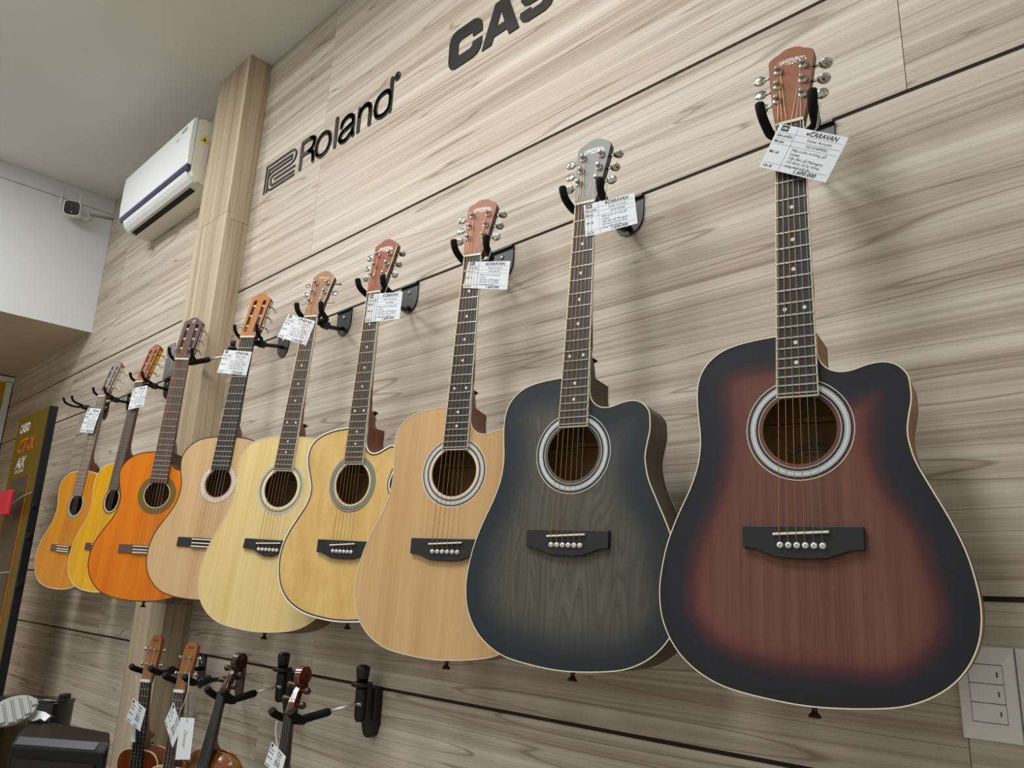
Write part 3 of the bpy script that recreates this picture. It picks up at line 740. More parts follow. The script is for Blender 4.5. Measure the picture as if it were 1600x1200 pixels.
# ---------- classical guitars
def classical(k, c):
    root = empty('classical_guitar', mw=guitar_matrix(POSE[k]))
    tag(root, c['label'], 'guitar', 'guitars hanging in a row along the wall'); T = -.006; vend = .435; hc = fret_v(19) + .040
    o = c['outline']; sad = .648
    body_parts(root, o, T, c.get('dn', .086), c.get('dt', .1), (0, hc, .0435), c, .0022, c.get('bindm', 'darkpin'))
    neck(root, .025, .0295, .329, c.get('dn', .086) - .006, c['neckm'])
    vb = max(p[1] for p in o)
    if c.get('pin'):
        MB().lathe(Lc(0, vb - .002, -.05), (0, 0, -1), [(0, .007), (.004, .006), (.008, .0035), (.012, .004), (.017, .0085), (.0195, .0085)], 12).build('end_pin', M['darkpin'], root)
    for r0, r1, mm in c['rosette']: ring(r0, r1, 0, hc, T - .0005, T + .0004 + (0.0001 if mm == 'mosaicdot' else 0)).build('rosette_ring', M[mm], root)
    if c.get('dots'):
        mb = MB()
        for q in range(40):
            a = 2 * PI * q / 40; rr = .0535
            for dr in (-.0028, .0028):
                mb.lathe(Lc((rr + dr) * math.cos(a + dr * 12), hc + (rr + dr) * math.sin(a + dr * 12), T), (0, -1, 0), [(0, .0016), (.0007, .0014)], 6)
        tag(mb.build('mosaic', M['mosaicdot'], root), kind='stuff')
    fretboard(root, .026, .031, vend, 19, c['board'], False, None, True)
    MB().box(Lc(-.026, -.0045, -.006), Lc(.026, .001, .0022)).build('nut', M['bone'], root, bevel=.0005)
    bm_ = c['bridge']
    br = MB()
    for a, b in ((-.094, -.042), (.042, .094)): br.box(Lc(a, sad - .008, T), Lc(b, sad + .019, T + .005))
    br.box(Lc(-.042, sad - .008, T), Lc(.042, sad + .019, T + .009)); br = br.build('bridge', bm_, root, bevel=.0008)
    MB().box(Lc(-.04, sad - .0045, T + .006), Lc(.04, sad - .0015, T + .013)).build('saddle', M['bone'], root)
    for v in ((.006, .009), (.0155, .0185)): MB().box(Lc(-.041, sad + v[0], T + .009), Lc(.041, sad + v[1], T + .0098)).build('tie_strip', M['bone'], br)
    hp = head_poly(c.get('head', CLASS_HEAD))
    def slot(sg):
        x = sg * .0165; w_ = .0062; a0, a1 = .028, .142
        pts = [(x - w_, a0)] + [(x - w_ * math.cos(t * PI / 8) , a0 - w_ * math.sin(t * PI / 8)) for t in range(1, 8)] + [(x + w_, a0), (x + w_, a1)] + [(x + w_ * math.cos(t * PI / 8), a1 + w_ * math.sin(t * PI / 8)) for t in range(1, 8)] + [(x - w_, a1)]
        return pts
    sl = [slot(-1), slot(1)]; V, F = fill([hp] + sl)
    def layer(h0, h1, m, name, par):
        mb = MB(); mb.add([H(a, b, h0) for a, b in V], F); mb.add([H(a, b, h1) for a, b in V], F)
        for lp in [hp] + sl:
            n = len(lp); mb.add([H(a, b, h0) for a, b in lp] + [H(a, b, h1) for a, b in lp], [(i, (i + 1) % n, (i + 1) % n + n, i + n) for i in range(n)])
        return mb.build(name, m, par)
    hd = layer(-.0015, -.019, c['headside'], 'headstock', root); layer(0, -.0015, c['headm'], 'veneer', hd)
    for sg in (-1, 1):
        pl = MB().box((0, 0, 0), (0, 0, 0)); pl = MB()
        a, b = (sg * .0335, sg * .0355)
        pts = [H(a, .03, -.003), H(b, .03, -.003), H(b * 1.0, .03, -.016), H(a, .03, -.016)]; pts2 = [H(a * 1.06, .145, -.003), H(b * 1.06, .145, -.003), H(b * 1.06, .145, -.016), H(a * 1.06, .145, -.016)]
        pl.add(pts + pts2, [(0, 1, 2, 3), (7, 6, 5, 4), (0, 4, 5, 1), (1, 5, 6, 2), (2, 6, 7, 3), (3, 7, 4, 0)]); pl.build('tuner_plate', c['tuner'], root)
        for s in (.048, .088, .128):
            MB().tube([H(sg * .0095, s, -.007), H(sg * .0235, s, -.007)], .0042, 10).build('roller', M['bone'], root)
            key(root, .0355 + (.002 if s > .1 else 0), sg, s, c['tuner'], 'classic')
    if c.get('emblem'):
        mb = MB(); f = lambda x, y: H(x, .158 + y, .0003)
        put_text(mb, c['emblem'], f, 0, -.004, .016, .01, .2, align='C'); mb.build('emblem', M['white'], hd)
    order = [(-1, .048), (-1, .088), (-1, .128), (1, .128), (1, .088), (1, .048)]
    make_strings(root, 6, .042, .058, sad - .003, T + .014, .0026, lambda i: Lc((i - 2.5) * .0116, sad + .007, T + .0095),
                 lambda i: [H(order[i][0] * .0165, order[i][1], -.004)], [M['bronze']] * 3 + [M['nylon']] * 3, [.0006, .0005, .00045, .0006, .0005, .0005])
    return root
Cfull = outline(C_LEFT); Ccut = outline(C_LEFT, C_CUT)
classical(4, dict(label='matte light brown classical guitar with patterned rosette and orange slotted head', outline=Cfull,
    top=wood('cedar_tan_top', (196, 158, 112), (212, 178, 132), 'Z', 260, 30, 1.4, .15, (184, 142, 98), .5, warp=.1), side=mah, back=mah, neckm=mah, dots=True,
    rosette=[(.0455, .0465, 'mosaicdot'), (.0465, .0605, 'rosemosaic'), (.0605, .0615, 'mosaicdot')], board=M['ebony'], bridge=M['bridgeblack'],
    headm=mat('head_orange_gloss', (172, 100, 4), .55), headside=mat('head_brown', (110, 52, 26), .4), tuner=M['chrome']))
classical(3, dict(label='bright orange cutaway classical guitar with olive ring round the hole', outline=Ccut, pin=True,
    top=wood('orange_gloss_top', (206, 104, 0), (226, 128, 0), 'Z', 220, 30, 1.6, .12, (190, 90, 0), .25, coat=.2, spec=.3, warp=.1), side=mat('dark_brown_gloss_side', (62, 32, 20), .25, coat=.5), back=mah, neckm=mat('dark_neck', (70, 42, 28), .3, coat=.3),
    rosette=[(.0435, .0455, 'cream'), (.0455, .066, 'olivering')], board=wood('rose_board', (70, 50, 46), (98, 76, 68), 'Z', 300, 90, 4, .15), bridge=M['bridgegrey'],
    headm=mat('head_wine_gloss', (78, 30, 24), .4, coat=.1), headside=mat('head_wine_side', (52, 22, 18), .3), tuner=M['chrome'], emblem='C'))
classical(2, dict(label='glossy yellow classical guitar with gold tuners, second from the left end', outline=Cfull, bindm='cream',
    top=wood('yellow_gloss_top', (212, 150, 0), (232, 176, 10), 'Z', 220, 30, 1.6, .12, (196, 132, 0), .15, coat=.4, spec=.35, warp=.1), side=mat('warm_gloss_side', (120, 76, 46), .2, coat=.6), back=mah, neckm=mat('brown_neck', (104, 60, 36), .3, coat=.3),
    rosette=[(.0435, .047, 'cream'), (.047, .054, 'olivering'), (.054, .0555, 'greyring')], board=wood('dull_board', (74, 66, 62), (96, 88, 84), 'Z', 300, 90, 4, .1), bridge=mat('bridge_brown', (84, 60, 50), .4),
    headm=wood('head_brown_wood', (140, 76, 44), (168, 98, 60), 'Z', 200, 60, 5, .15, rough=.3, coat=.4), headside=mat('head_brown_side', (128, 70, 34), .3), tuner=M['gold']))
classical(1, dict(label='glossy amber classical guitar with grey head, leftmost on the wall', outline=Cfull, bindm='cream',
    top=wood('amber_gloss_top', (196, 118, 0), (214, 142, 8), 'Z', 220, 30, 1.6, .12, (176, 98, 0), .1, coat=.6, spec=.4, warp=.1), side=mat('brown_gloss_side', (112, 70, 44), .2, coat=.6), back=mah, neckm=mat('red_brown_neck', (110, 62, 40), .3, coat=.3),
    rosette=[(.0435, .0465, 'pearl'), (.0465, .054, 'greyring'), (.054, .0555, 'olivering')], board=wood('pale_board', (120, 108, 98), (146, 134, 122), 'Z', 300, 90, 4, .1), bridge=mat('bridge_light_brown', (104, 80, 68), .4),
    headm=mat('head_grey_gloss', (120, 118, 120), .15, coat=.8), headside=mat('head_redbrown_side', (150, 84, 54), .3), tuner=M['chrome']))

# ================================================================== GUITAR HANGERS
def wall_plate(parent, x, zt, w_=.076, h_=.08, m=None, th=.004):
    """flat-topped plate with a rounded foot hooked into the groove, relative to its root"""
    r = w_ / 2; pts = [(-r, 0), (r, 0), (r * .97, -h_ + r * 1.05)] + [(r * .97 * math.cos(a * PI / 10), -h_ + r * 1.05 - r * 1.05 * math.sin(a * PI / 10)) for a in range(1, 10)] + [(-r * .97, -h_ + r * 1.05)]
    mb = MB().prism(pts, lambda a, b: (x + a, -th, zt + b), lambda a, b: (x + a, 0.0, zt + b))
    p = mb.build('wall_plate', m or M['plate'], parent)
    q = MB().box((x - r, -.0105, zt - .004), (x + r, -.0002, zt + .0005)).build('hook_lip', m or M['plate'], p)
    for dx, dz in ((0, -.022),):
        MB().lathe((x + dx, -th, zt + dz), (0, -1, 0), [(0, .006), (.0015, .0058), (.003, .003)], 12).build('screw', M['chrome'], p)
    return p
def hanger(k, xp, label, pr=.0075, arm='black', loc=None):
    root = empty('guitar_hanger', (xp, 0, Z0 + .803)); tag(root, label, 'hanger', 'hangers in the wall grooves')
    wall_plate(root, 0, 0)
    if k: gm = guitar_matrix(POSE[k])
    else: gm = loc
    inv = lambda P: Vector(P) - root.location
    G = lambda u, v, w_: inv(gm @ Vector(Lc(u, v, w_)))
    hub = G(0, -.002, -.052)
    d = (hub - Vector((0, 0, hub.z))).normalized(); st = Vector((0, -.004, hub.z if hub.z > -.07 else -.05))
    MB().tube([Vector((0, -.0035, hub.z * .5 - .022)), Vector((hub.x * .2, -.02, hub.z * .9 - .002)), hub * .55 + Vector((0, -.004, hub.z)) * .45 , hub], .0062 if arm == 'black' else .0035, 10).build('arm', M['black'] if arm == 'black' else M['chrome'], root)
    ax = (hub - Vector((0, 0, hub.z))).normalized()
    MB().lathe(hub - ax * .032, ax, [(0, .009), (.003, .0125), (.022, .0125), (.03, .009), (.036, .008)], 12).build('collar', M['black'], root)
    for sg in (-1, 1):
        pts = spline([G(0, -.002, -.045), G(sg * .020, -.002, -.042), G(sg * .0345, -.004, -.028), G(sg * .037, -.007, -.008), G(sg * .0385, -.014, .010), G(sg * .040, -.026, .018), G(sg * .0405, -.036, .021)], 4)
        n = len(pts); MB().tube(pts, [pr * (.75 if i == n - 1 else 1) for i in range(n)], 10).build('prong', M['foam'], root)
    return root
hanger(9, -.500, 'black hanger behind the head of the rightmost red guitar')
hanger(8, -.896, 'black hanger holding the charcoal grey guitar')
hanger(7, -1.273, 'black hanger holding the pale tan cutaway guitar')
hanger(6, -1.636, 'black hanger holding the yellow guitar with the dashed rim')
hanger(5, -1.953, 'black hanger holding the creamy yellow full-bodied guitar')
hanger(4, -2.312, 'black hanger holding the classical guitar with the orange head', .0055)
hanger(2, -3.262, 'black hanger holding the yellow classical guitar with gold tuners', .0055)
hanger(1, -3.68, 'black hanger holding the leftmost amber guitar', .0055)
hanger(0, -3.99, 'empty black guitar hanger between the olive display board and the leftmost guitar', .0055,
       loc=guitar_matrix((-3.99, -.155, .765, 0, 0, .15, 1)))

# post-type hangers: thick plate with an upright knob, chrome rod, foam arm and yoke
def knob_hanger(name, label, px, zt, hub, yoke_pts, scale=1.0, rod=True, cat='hanger', pr=.009):
    root = empty(name, (px, 0, zt)); tag(root, label, cat, 'hangers in the wall grooves')
    b = MB(); w_ = .026 * scale; h_ = .112 * scale
    pts = [(-w_, 0), (w_, 0), (w_, -h_ * .72), (w_ * .6, -h_ * .95), (w_ * .2, -h_), (-w_ * .2, -h_), (-w_ * .6, -h_ * .95), (-w_, -h_ * .72)]
    b.prism(pts, lambda a, c: (a, -.022, c), lambda a, c: (a, 0, c)); p = b.build('wall_plate', M['black'], root, bevel=.003)
    q = MB().lathe((0, -.045, -.075 * scale), (0, 0, 1), [(0, .008), (.01, .013), (.07 * scale, .014), (.078 * scale, .013)], 16).build('post', M['black'], root)
    MB().lathe((0, -.045, .003), (0, 0, 1), [(0, .024 * scale), (.002, .026 * scale), (.008, .026 * scale), (.010, .024 * scale)], 20).build('flange', M['black'], root)
    MB().lathe((0, -.045, .013), (0, 0, 1), [(0, .013 * scale), (.012, .015 * scale), (.03 * scale, .017 * scale), (.036 * scale, .015 * scale), (.039 * scale, .008 * scale)], 16).build('knob', M['black'], root)
    s = Vector((0, -.058, -.035 * scale)); hb = Vector(hub) - root.location; d = hb - s
    MB().tube([s, s + d * (.5 if rod else .3)], .0038 if rod else .006, 12).build('rod', M['rodsteel'] if rod else M['black'], root)
    MB().lathe(s + Vector((0, .004, 0)), (1, 0, 0), [(-.01, .0045), (.012, .0045)], 8).build('clamp_screw', M['chrome'], root)
    MB().tube([s + d * (.45 if rod else .3), s + d * .5, s + d * .9, hb], [.007, .0095, .0095, .008], 10).build('arm', M['foam'], root)
    for pts in yoke_pts:
        pp = [Vector(q_) - root.location for q_ in pts]; sp = spline(pp, 4)
        MB().tube(sp, pr, 10).build('prong', M['foam'], root)
    return root
gm = guitar_matrix(POSE[3]); G3 = lambda u, v, w_: gm @ Vector(Lc(u, v, w_))
knob_hanger('guitar_hanger', 'thin chrome-armed hanger with a black knob holding the orange guitar', -2.60, Z0 + .79, G3(0, -.002, -.05),
            [[G3(0, -.002, -.045)] + [G3(sg * a, b, c_) for a, b, c_ in ((.02, -.002, -.042), (.0365, -.004, -.028), (.0395, -.007, -.008), (.0405, -.014, .010), (.041, -.024, .018), (.0415, -.036, .022))] for sg in (-1, 1)], rod=True, pr=.0055, scale=.62)

# grey switch plate behind the wine coloured head
gp = empty('socket_plate', (-3.28, 0, Z0 + .885)); tag(gp, 'small grey metal socket plate on the wall behind the wine-coloured guitar head', 'plate')
MB().box((-.036, -.008, -.075), (.036, 0, .075)).build('cover', M['greyplate'], gp, bevel=.002)
for dz in (-.055, .055): MB().lathe((0, -.008, dz), (0, -1, 0), [(0, .003), (.001, .002)], 8).build('screw', M['chrome'], gp)

# ================================================================== PRICE TAGS
def price_tag(mw, quad, w_, label, lines, brand, cat_lines=True, thread=None, group=None):
    """quad: TL, TR, BR, BL in millimetres in the instrument's plane"""
    q = [Vector((a / 1000, b / 1000)) for a, b in quad]; c = sum(q, Vector((0, 0))) / 4
    root = empty('price_tag', mw=mw @ Matrix.Translation(Lc(c.x, c.y, w_))); tag(root, label, 'tag', 'price tags tied to the instruments')
    W = (q[1] - q[0]).length; Hh = (q[3] - q[0]).length
    def f(x, y, h=0.0):           # x 0..1 right, y 0..1 down
        p = (q[0] * (1 - x) + q[1] * x) * (1 - y) + (q[3] * (1 - x) + q[2] * x) * y - c
        return Lc(p.x, p.y, h)
    mb = MB(); n = 6
    for i in range(n):
        a, b = i / n, (i + 1) / n
        mb.add([f(a, 0, .0004), f(b, 0, .0004), f(b, 1, .0004), f(a, 1, .0004), f(a, 0, 0), f(b, 0, 0), f(b, 1, 0), f(a, 1, 0)],
               [(0, 1, 2, 3), (7, 6, 5, 4), (0, 4, 5, 1), (3, 2, 6, 7)] + ([(0, 3, 7, 4)] if i == 0 else []) + ([(1, 5, 6, 2)] if i == n - 1 else []))
    cd = mb.build('card', M['card'], root)
    g_ = lambda x, y: f(x / W, 1 - y / Hh, .0006)
    ln = MB()
    def rule(x0, y0, x1, y1, t=.0005):
        dx, dy = (x1 - x0), (y1 - y0); l = math.hypot(dx, dy); nx, ny = -dy / l * t / 2, dx / l * t / 2
        ln.add([g_(x0 + nx, y0 + ny), g_(x1 + nx, y1 + ny), g_(x1 - nx, y1 - ny), g_(x0 - nx, y0 - ny)], [(0, 1, 2, 3)])
    for yy in (.83, .69, .57, .14): rule(.03 * W, yy * Hh, .97 * W, yy * Hh)
    rule(.29 * W, .03 * Hh, .29 * W, .97 * Hh)
    ln.build('table_lines', M['inkline'], cd)
    tx = MB(); s = Hh
    tx.add([g_(.05 * W, .86 * Hh), g_(.16 * W, .86 * Hh), g_(.16 * W, .985 * Hh), g_(.05 * W, .985 * Hh)], [(0, 1, 2, 3)])
    for t, yy in (('Sản phẩm', .735), ('Model', .60), ('Mô tả', .36), ('Giá lẻ', .045)): put_text(tx, t, g_, .03 * W, yy * Hh, s * .085, .01, .15)
    put_text(tx, brand, g_, .68 * W, .86 * Hh, s * .15, .02, .3, width=.42 * W, align='C')
    put_text(tx, lines[0], g_, .66 * W, .735 * Hh, s * .085, 0, .2, align='C'); put_text(tx, lines[1], g_, .66 * W, .605 * Hh, s * .085, 0, .2, align='C')
    for i, t in enumerate(lines[2:-1]): put_text(tx, t, g_, .34 * W, (.475 - i * .087) * Hh, s * .08, 0, .1)
    put_text(tx, lines[-1], g_, .66 * W, .03 * Hh, s * .125, .02, .25, align='C')
    tx.build('lettering', M['ink'], cd)
    lo = MB(); put_text(lo, 'mt', lambda x, y: f(x / W, 1 - y / Hh, .0008), .065 * W, .895 * Hh, s * .10, .02, .1); lo.build('logo', M['white'], cd)
    hx, hy = .45, .10
    MB().lathe(f(hx, hy, .0004), (0, -1, 0), [(0, .0022), (.0004, .0022)], 10).build('eyelet', M['ink'], cd)
    if thread:
        T_ = [Vector(Lc(a / 1000 - c.x, b / 1000 - c.y, h_ / 1000 - w_)) for a, b, h_ in thread]
        for dd in (-.0012, .0012):
            MB().tube(spline([Vector(f(hx, hy, .001))] + [p + Vector((dd, 0, 0)) for p in T_], 3), .0004, 4).build('thread', M['thread'], root)
    return root
VL = ['Guitar Acoustic', 'HS-4140MAS', 'Mặt trước và hông: gỗ', 'Linden', 'Cần đàn: gỗ Mahogany', 'Gỗ được xử lý chống', 'cong vênh tối đa', '1.600.000']
GMx = {k: guitar_matrix(POSE[k]) for k in POSE}
price_tag(GMx[9], [(-11, 6), (88, 59), (53, 126), (-45, 74)], .012, 'white price tag turned clockwise on the neck of the rightmost red guitar', VL, 'CARAVAN', thread=[(44, 30, 14), (48, -20, 4)])
VL8 = VL[:]; VL8[1] = 'HS-4140TBS'
price_tag(GMx[8], [(-1, 5), (105, 2), (114, 68), (7, 75)], .0016, 'white price tag on the neck of the charcoal grey guitar', VL8, 'CARAVAN', thread=[(50, -20, 8), (56, -50, -2)])
VL7 = VL[:]; VL7[1] = 'HS-4140 NS'
price_tag(GMx[7], [(-7, 15), (96, 26), (93, 95), (-15, 79)], .0016, 'white price tag on the neck of the pale tan cutaway guitar', VL7, 'CARAVAN', thread=[(54, -4, 14), (56, -40, 4)])
VL6 = VL[:]; VL6[1] = 'HS-4040'; 
price_tag(GMx[6], [(-13, 4), (95, 9), (94, 82), (-15, 82)], .0016, 'white price tag under the nut of the yellow guitar with the dashed rim', VL6, 'CARAVAN', thread=[(54, -4, 14), (56, -40, 4)])
VLN = ['Guitar Acoustic', 'D-250', 'Mặt trước: gỗ thông', 'Lưng và hông: gỗ điệp', 'Cần đàn: gỗ xoan', 'Ngựa, phím: gỗ cẩm', '2.100.000']
price_tag(GMx[5], [(-75, -11), (20, 15), (4, 89), (-99, 59)], .0016, 'white price tag sticking out left of the creamy yellow guitar neck', VLN, 'Nova')
VLC = VLN[:]; VLC[0] = 'Guitar Classic'; VLC[1] = 'C-120'; VLC[-1] = '1.950.000'
price_tag(GMx[4], [(-71, 43), (29, 51), (26, 131), (-81, 121)], .0016, 'white price tag on the neck of the orange-headed classical guitar', VLC, 'Nova')
price_tag(GMx[2], [(-9, 30), (85, 22), (89, 108), (-8, 118)], .012, 'white price tag on the neck of the yellow guitar with gold tuners', VLC, 'Nova')
price_tag(GMx[1], [(-54, 53), (40, 62), (23, 168), (-72, 162)], .012, 'long white price tag on the neck of the leftmost amber guitar', VLC, 'Nova')

# ================================================================== UKULELES
UKE_L = [(-14, 190), (-40, 192), (-60, 200), (-73, 216), (-77, 238), (-72, 262), (-66, 284), (-68, 306), (-80, 332), (-94, 362), (-101, 394), (-98, 424), (-84, 448), (-58, 462), (-28, 468), (0, 469)]
def ukulele(label, pose, c):
    root = empty('ukulele', mw=guitar_matrix(pose)); tag(root, label, 'ukulele', 'ukuleles on the lower row'); T = -.004; hc = .292
    o = outline(UKE_L)
    body_parts(root, o, T, .058, .066, (0, hc, .029), c, .0028, 'cream')
    neck(root, .0165, .02, .191, .052, c['neckm'])
    ring(.031, .034, 0, hc, T - .0004, T + .0004, 32).build('rosette_ring', M['cream'], root)
    hw = lambda v: .0173 + .0045 * v / .26
    fb = MB().prism([(-hw(0), .001), (hw(0), .001), (hw(.255), .255), (-hw(.255), .255)], lambda u, v: Lc(u, v, 0), lambda u, v: Lc(u, v, -.004)).build('fretboard', c['board'], root)
    for k in range(1, 16):
        v = fret_v(k, .38); unit_box('fret', Lc(-hw(v), v - .0008, 0), Lc(hw(v), v + .0008, .001), M['fretwire'], fb)
    MB().box(Lc(-.0180, -.006, -.004), Lc(.0180, .0015, .003)).build('nut', M['white'], root)
    MB().box(Lc(-.045, .372, T), Lc(.045, .39, T + .007)).build('bridge', M['bridgegrey'], root, bevel=.001)
    MB().box(Lc(-.028, .378, T + .006), Lc(.028, .3805, T + .009)).build('saddle', M['bone'], root)
    half = c['head']; hp = head_poly(half)
    hd = MB().prism(hp, lambda a, b: H(a, b, 0), lambda a, b: H(a, b, -.013)).build('headstock', c['headm'], root, bevel=.0012)
    mb = MB(); put_text(mb, c['brand'], lambda x, y: H(x, .116 + y, .0006), 0, 0, .011, .0, .3, width=.024, align='C'); mb.build('lettering', M['darkpin'], hd)
    sp = [(-.0125, .049), (-.0125, .092), (.0125, .092), (.0125, .049)]
    d = Vector(H(0, 0, 1)) - Vector(H(0, 0, 0))
    for u, s in sp:
        MB().lathe(H(u, s, 0), d, [(0, .0048), (.0015, .0048), (.002, .002), (.007, .002), (.008, .003), (.010, .0028)], 10).build('tuning_post', M['chrome'], root)
        sg = -1 if u < 0 else 1; m2 = MB().tube([H(sg * .017, s, -.008), H(sg * .033, s, -.009)], .0015, 6)
        m2.lathe(H(sg * .033, s, -.009), (sg, 0, 0), [(0, .002), (.001, .005), (.004, .006), (.007, .005), (.0075, .002)], 10); m2.build('tuning_key', M['chrome'], root)
    for i in range(4):
        f_ = (i / 3 - .5)
        MB().tube([Lc(.042 * f_, .386, T + .007), Lc(.042 * f_, .379, T + .0092), Lc(.029 * f_, 0, .0025), H(sp[i][0] * .8, sp[i][1], .004)], .0005, 5, False).build('string', M['nylon'], root)
    MB().lathe(Lc(.010, .182, -.046), (1, 0, .5), [(0, .003), (.006, .003), (.008, .006), (.010, .006)], 10).build('strap_button', M['chrome'], root)
    return root
uh1 = [(.0172, -.001), (.018, .012), (.0215, .028), (.0225, .06), (.023, .095), (.021, .118), (.014, .132), (.006, .137)]
uh2 = [(.0172, -.001), (.018, .012), (.021, .026), (.0225, .06), (.0235, .105), (.0215, .124), (.013, .131), (.005, .134)]
ukm = wood('uke_mahogany', (98, 44, 16), (128, 62, 26), 'Z', 160, 50, 3, .2, rough=.25, coat=.5)
PU1 = (-2.541, -.2, -.302, .03, .05, .45, 1.0); PU2 = (-2.298, -.2, -.305, -.01, .0, .4, 1.0)
ukulele('reddish brown ukulele with cream rim, left one of the two', PU1, dict(top=ukm, side=ukm, back=ukm, neckm=mah, board=M['ebony'], head=uh1,
        headm=wood('uke_head_wood', (124, 80, 38), (150, 100, 52), 'Z', 160, 50, 4, .15, rough=.4), brand='Deviser'))
ukulele('ukulele with pale spruce top and brown sides, right one of the two', PU2, dict(top=wood('uke_spruce', (206, 168, 112), (224, 190, 136), 'Z', 200, 40, 2, .15, rough=.35), side=ukm, back=ukm, neckm=mah,
        board=M['rosewood'], head=uh2, headm=wood('uke_head_wood2', (122, 76, 36), (146, 94, 46), 'Z', 160, 50, 4, .15, rough=.4), brand='Deviser'))

# ================================================================== VIOLINS
VB = [(-.012, .132), (-.038, .136), (-.062, .146), (-.078, .163), (-.084, .185), (-.081, .207), (-.072, .226), (-.066, .236), (-.058, .25), (-.0545, .27), (-.057, .293), (-.066, .312), (-.074, .322), (-.088, .338), (-.101, .362), (-.104, .388), (-.099, .418), (-.082, .447), (-.055, .468), (-.025, .4765), (0, .478)]
def violin(label, pose, topc, sidec, scrollm):
    root = empty('violin', mw=guitar_matrix(pose)); tag(root, label, 'violin', 'violins on the lower row')
    pts = VB + [(-a, b) for a, b in VB[:-1]][::-1]
    o = [(p.x, p.y) for p in spline([(a, b, 0) for a, b in pts], 3, True, (0, len(pts) - 1))]
    T = -.022; Bk = -.054
    V, F = fill([o], .012)
    def arch(u, v): d = min(seg_dist(o, u, v), .04); return .014 * math.sin(d / .04 * PI / 2)
    A = [arch(u, v) for u, v in V]
    mb = MB().add([Lc(u, v, T + a) for (u, v), a in zip(V, A)], F, True); mb.build('top_plate', topc, root)
    MB().add([Lc(u, v, Bk - a) for (u, v), a in zip(V, A)], F, True).build('back_plate', sidec, root)
    n = len(o); nr = outline_normals(o)
    MB().add([Lc(u - a * .003, v - b * .003, T) for (u, v), (a, b) in zip(o, nr)] + [Lc(u - a * .003, v - b * .003, Bk) for (u, v), (a, b) in zip(o, nr)], [(i, (i + 1) % n, (i + 1) % n + n, i + n) for i in range(n)], True).build('ribs', sidec, root)
    for w0 in (T, Bk):
        MB().tube([Lc(u, v, w0) for u, v in o] + [Lc(*o[0], w0)], .0018, 6, False).build('rim', M['violinrim'], root)
    # neck and heel
    secs = [(-.002, .0115, .017), (.06, .0125, .018), (.1, .0135, .02), (.116, .014, .028), (.126, .014, .042), (.133, .0145, .052)]
    mb = MB(); K = 8; vs = []
    for v, hw, dp in secs:
        for k in range(K + 1):
            t = PI * k / K; vs.append(Lc(hw * math.cos(t), v, -.004 - (dp - .004) * math.sin(t) ** .8))
    fs = [(i * (K + 1) + k, i * (K + 1) + k + 1, (i + 1) * (K + 1) + k + 1, (i + 1) * (K + 1) + k) for i in range(len(secs) - 1) for k in range(K)]
    mb.add(vs, fs, True); mb.add(vs[-K - 1:], [tuple(range(K + 1))]); mb.build('neck', scrollm, root)
    # fingerboard, slightly domed
    mb = MB(); K = 6; vs = []
    for v, hw in ((-.002, .012), (.268, .021)):
        for k in range(K + 1):
            x = -1 + 2 * k / K; vs.append(Lc(hw * x, v, .002 * (1 - x * x) + (.001 if v < .1 else .004)))
        vs += [Lc(hw, v, -.004), Lc(-hw, v, -.004)]
    L_ = K + 3; mb.add(vs, [(k, (k + 1) % L_, (k + 1) % L_ + L_, k + L_) for k in range(L_)] + [tuple(range(L_)), tuple(range(L_, 2 * L_))[::-1]]); mb.build('fingerboard', M['ebony'], root)
    MB().box(Lc(-.012, -.007, -.003), Lc(.012, -.001, .004)).build('nut', M['ebony'], root, bevel=.001)
    # pegbox: tapering trough, curving back into the scroll
    path = [(-.004, -.006), (-.028, -.012), (-.050, -.022), (-.068, -.036)]
    mb = MB(); vs = []
    for i, (v, w_) in enumerate(path):
        hw = .0115 - .0018 * i; th = .012 - .0008 * i
        vs += [Lc(-hw, v, w_ + th * .6), Lc(hw, v, w_ + th * .6), Lc(hw, v + .004, w_ - th), Lc(-hw, v + .004, w_ - th)]
    fs = [(i * 4 + k, i * 4 + (k + 1) % 4, (i + 1) * 4 + (k + 1) % 4, (i + 1) * 4 + k) for i in range(3) for k in range(4)] + [(0, 1, 2, 3), (15, 14, 13, 12)]
    mb.add(vs, fs, False); mb.build('pegbox', scrollm, root, bevel=.0012)
    mb = MB(); c0 = (-.084, -.038); vs = []; pr = []
    for i in range(40):
        a = i * .38; r = .0205 * math.exp(-.085 * a * 1.0) + .001
        pr.append((c0[0] + .0 - r * math.cos(a + 2.6) , c0[1] + r * math.sin(a + 2.6) * -1, .0075 + .0045 * i / 39, .0062 * math.exp(-.055 * a) + .0008))
    for v, w_, hw, rr in pr:
        for sg in (-1, 1):
            pass
    for i, (v, w_, hw, rr) in enumerate(pr):
        dv, dw = (v - c0[0]), (w_ - c0[1]); l = math.hypot(dv, dw) or 1; dv /= l; dw /= l
        vs += [Lc(-hw, v + dv * rr, w_ + dw * rr), Lc(hw, v + dv * rr, w_ + dw * rr), Lc(hw, v - dv * rr, w_ - dw * rr), Lc(-hw, v - dv * rr, w_ - dw * rr)]
    mb.add(vs, [(i * 4 + k, i * 4 + (k + 1) % 4, (i + 1) * 4 + (k + 1) % 4, (i + 1) * 4 + k) for i in range(len(pr) - 1) for k in range(4)] + [(0, 1, 2, 3), tuple(range(len(vs) - 4, len(vs)))[::-1]], True)
    mb.lathe(Lc(-.0078, c0[0], c0[1]), (1, 0, 0), [(0, .0135), (.0156, .0135)], 18)
    o2 = mb.build('scroll', scrollm, root); o2.data.set_sharp_from_angle(angle=math.radians(50))
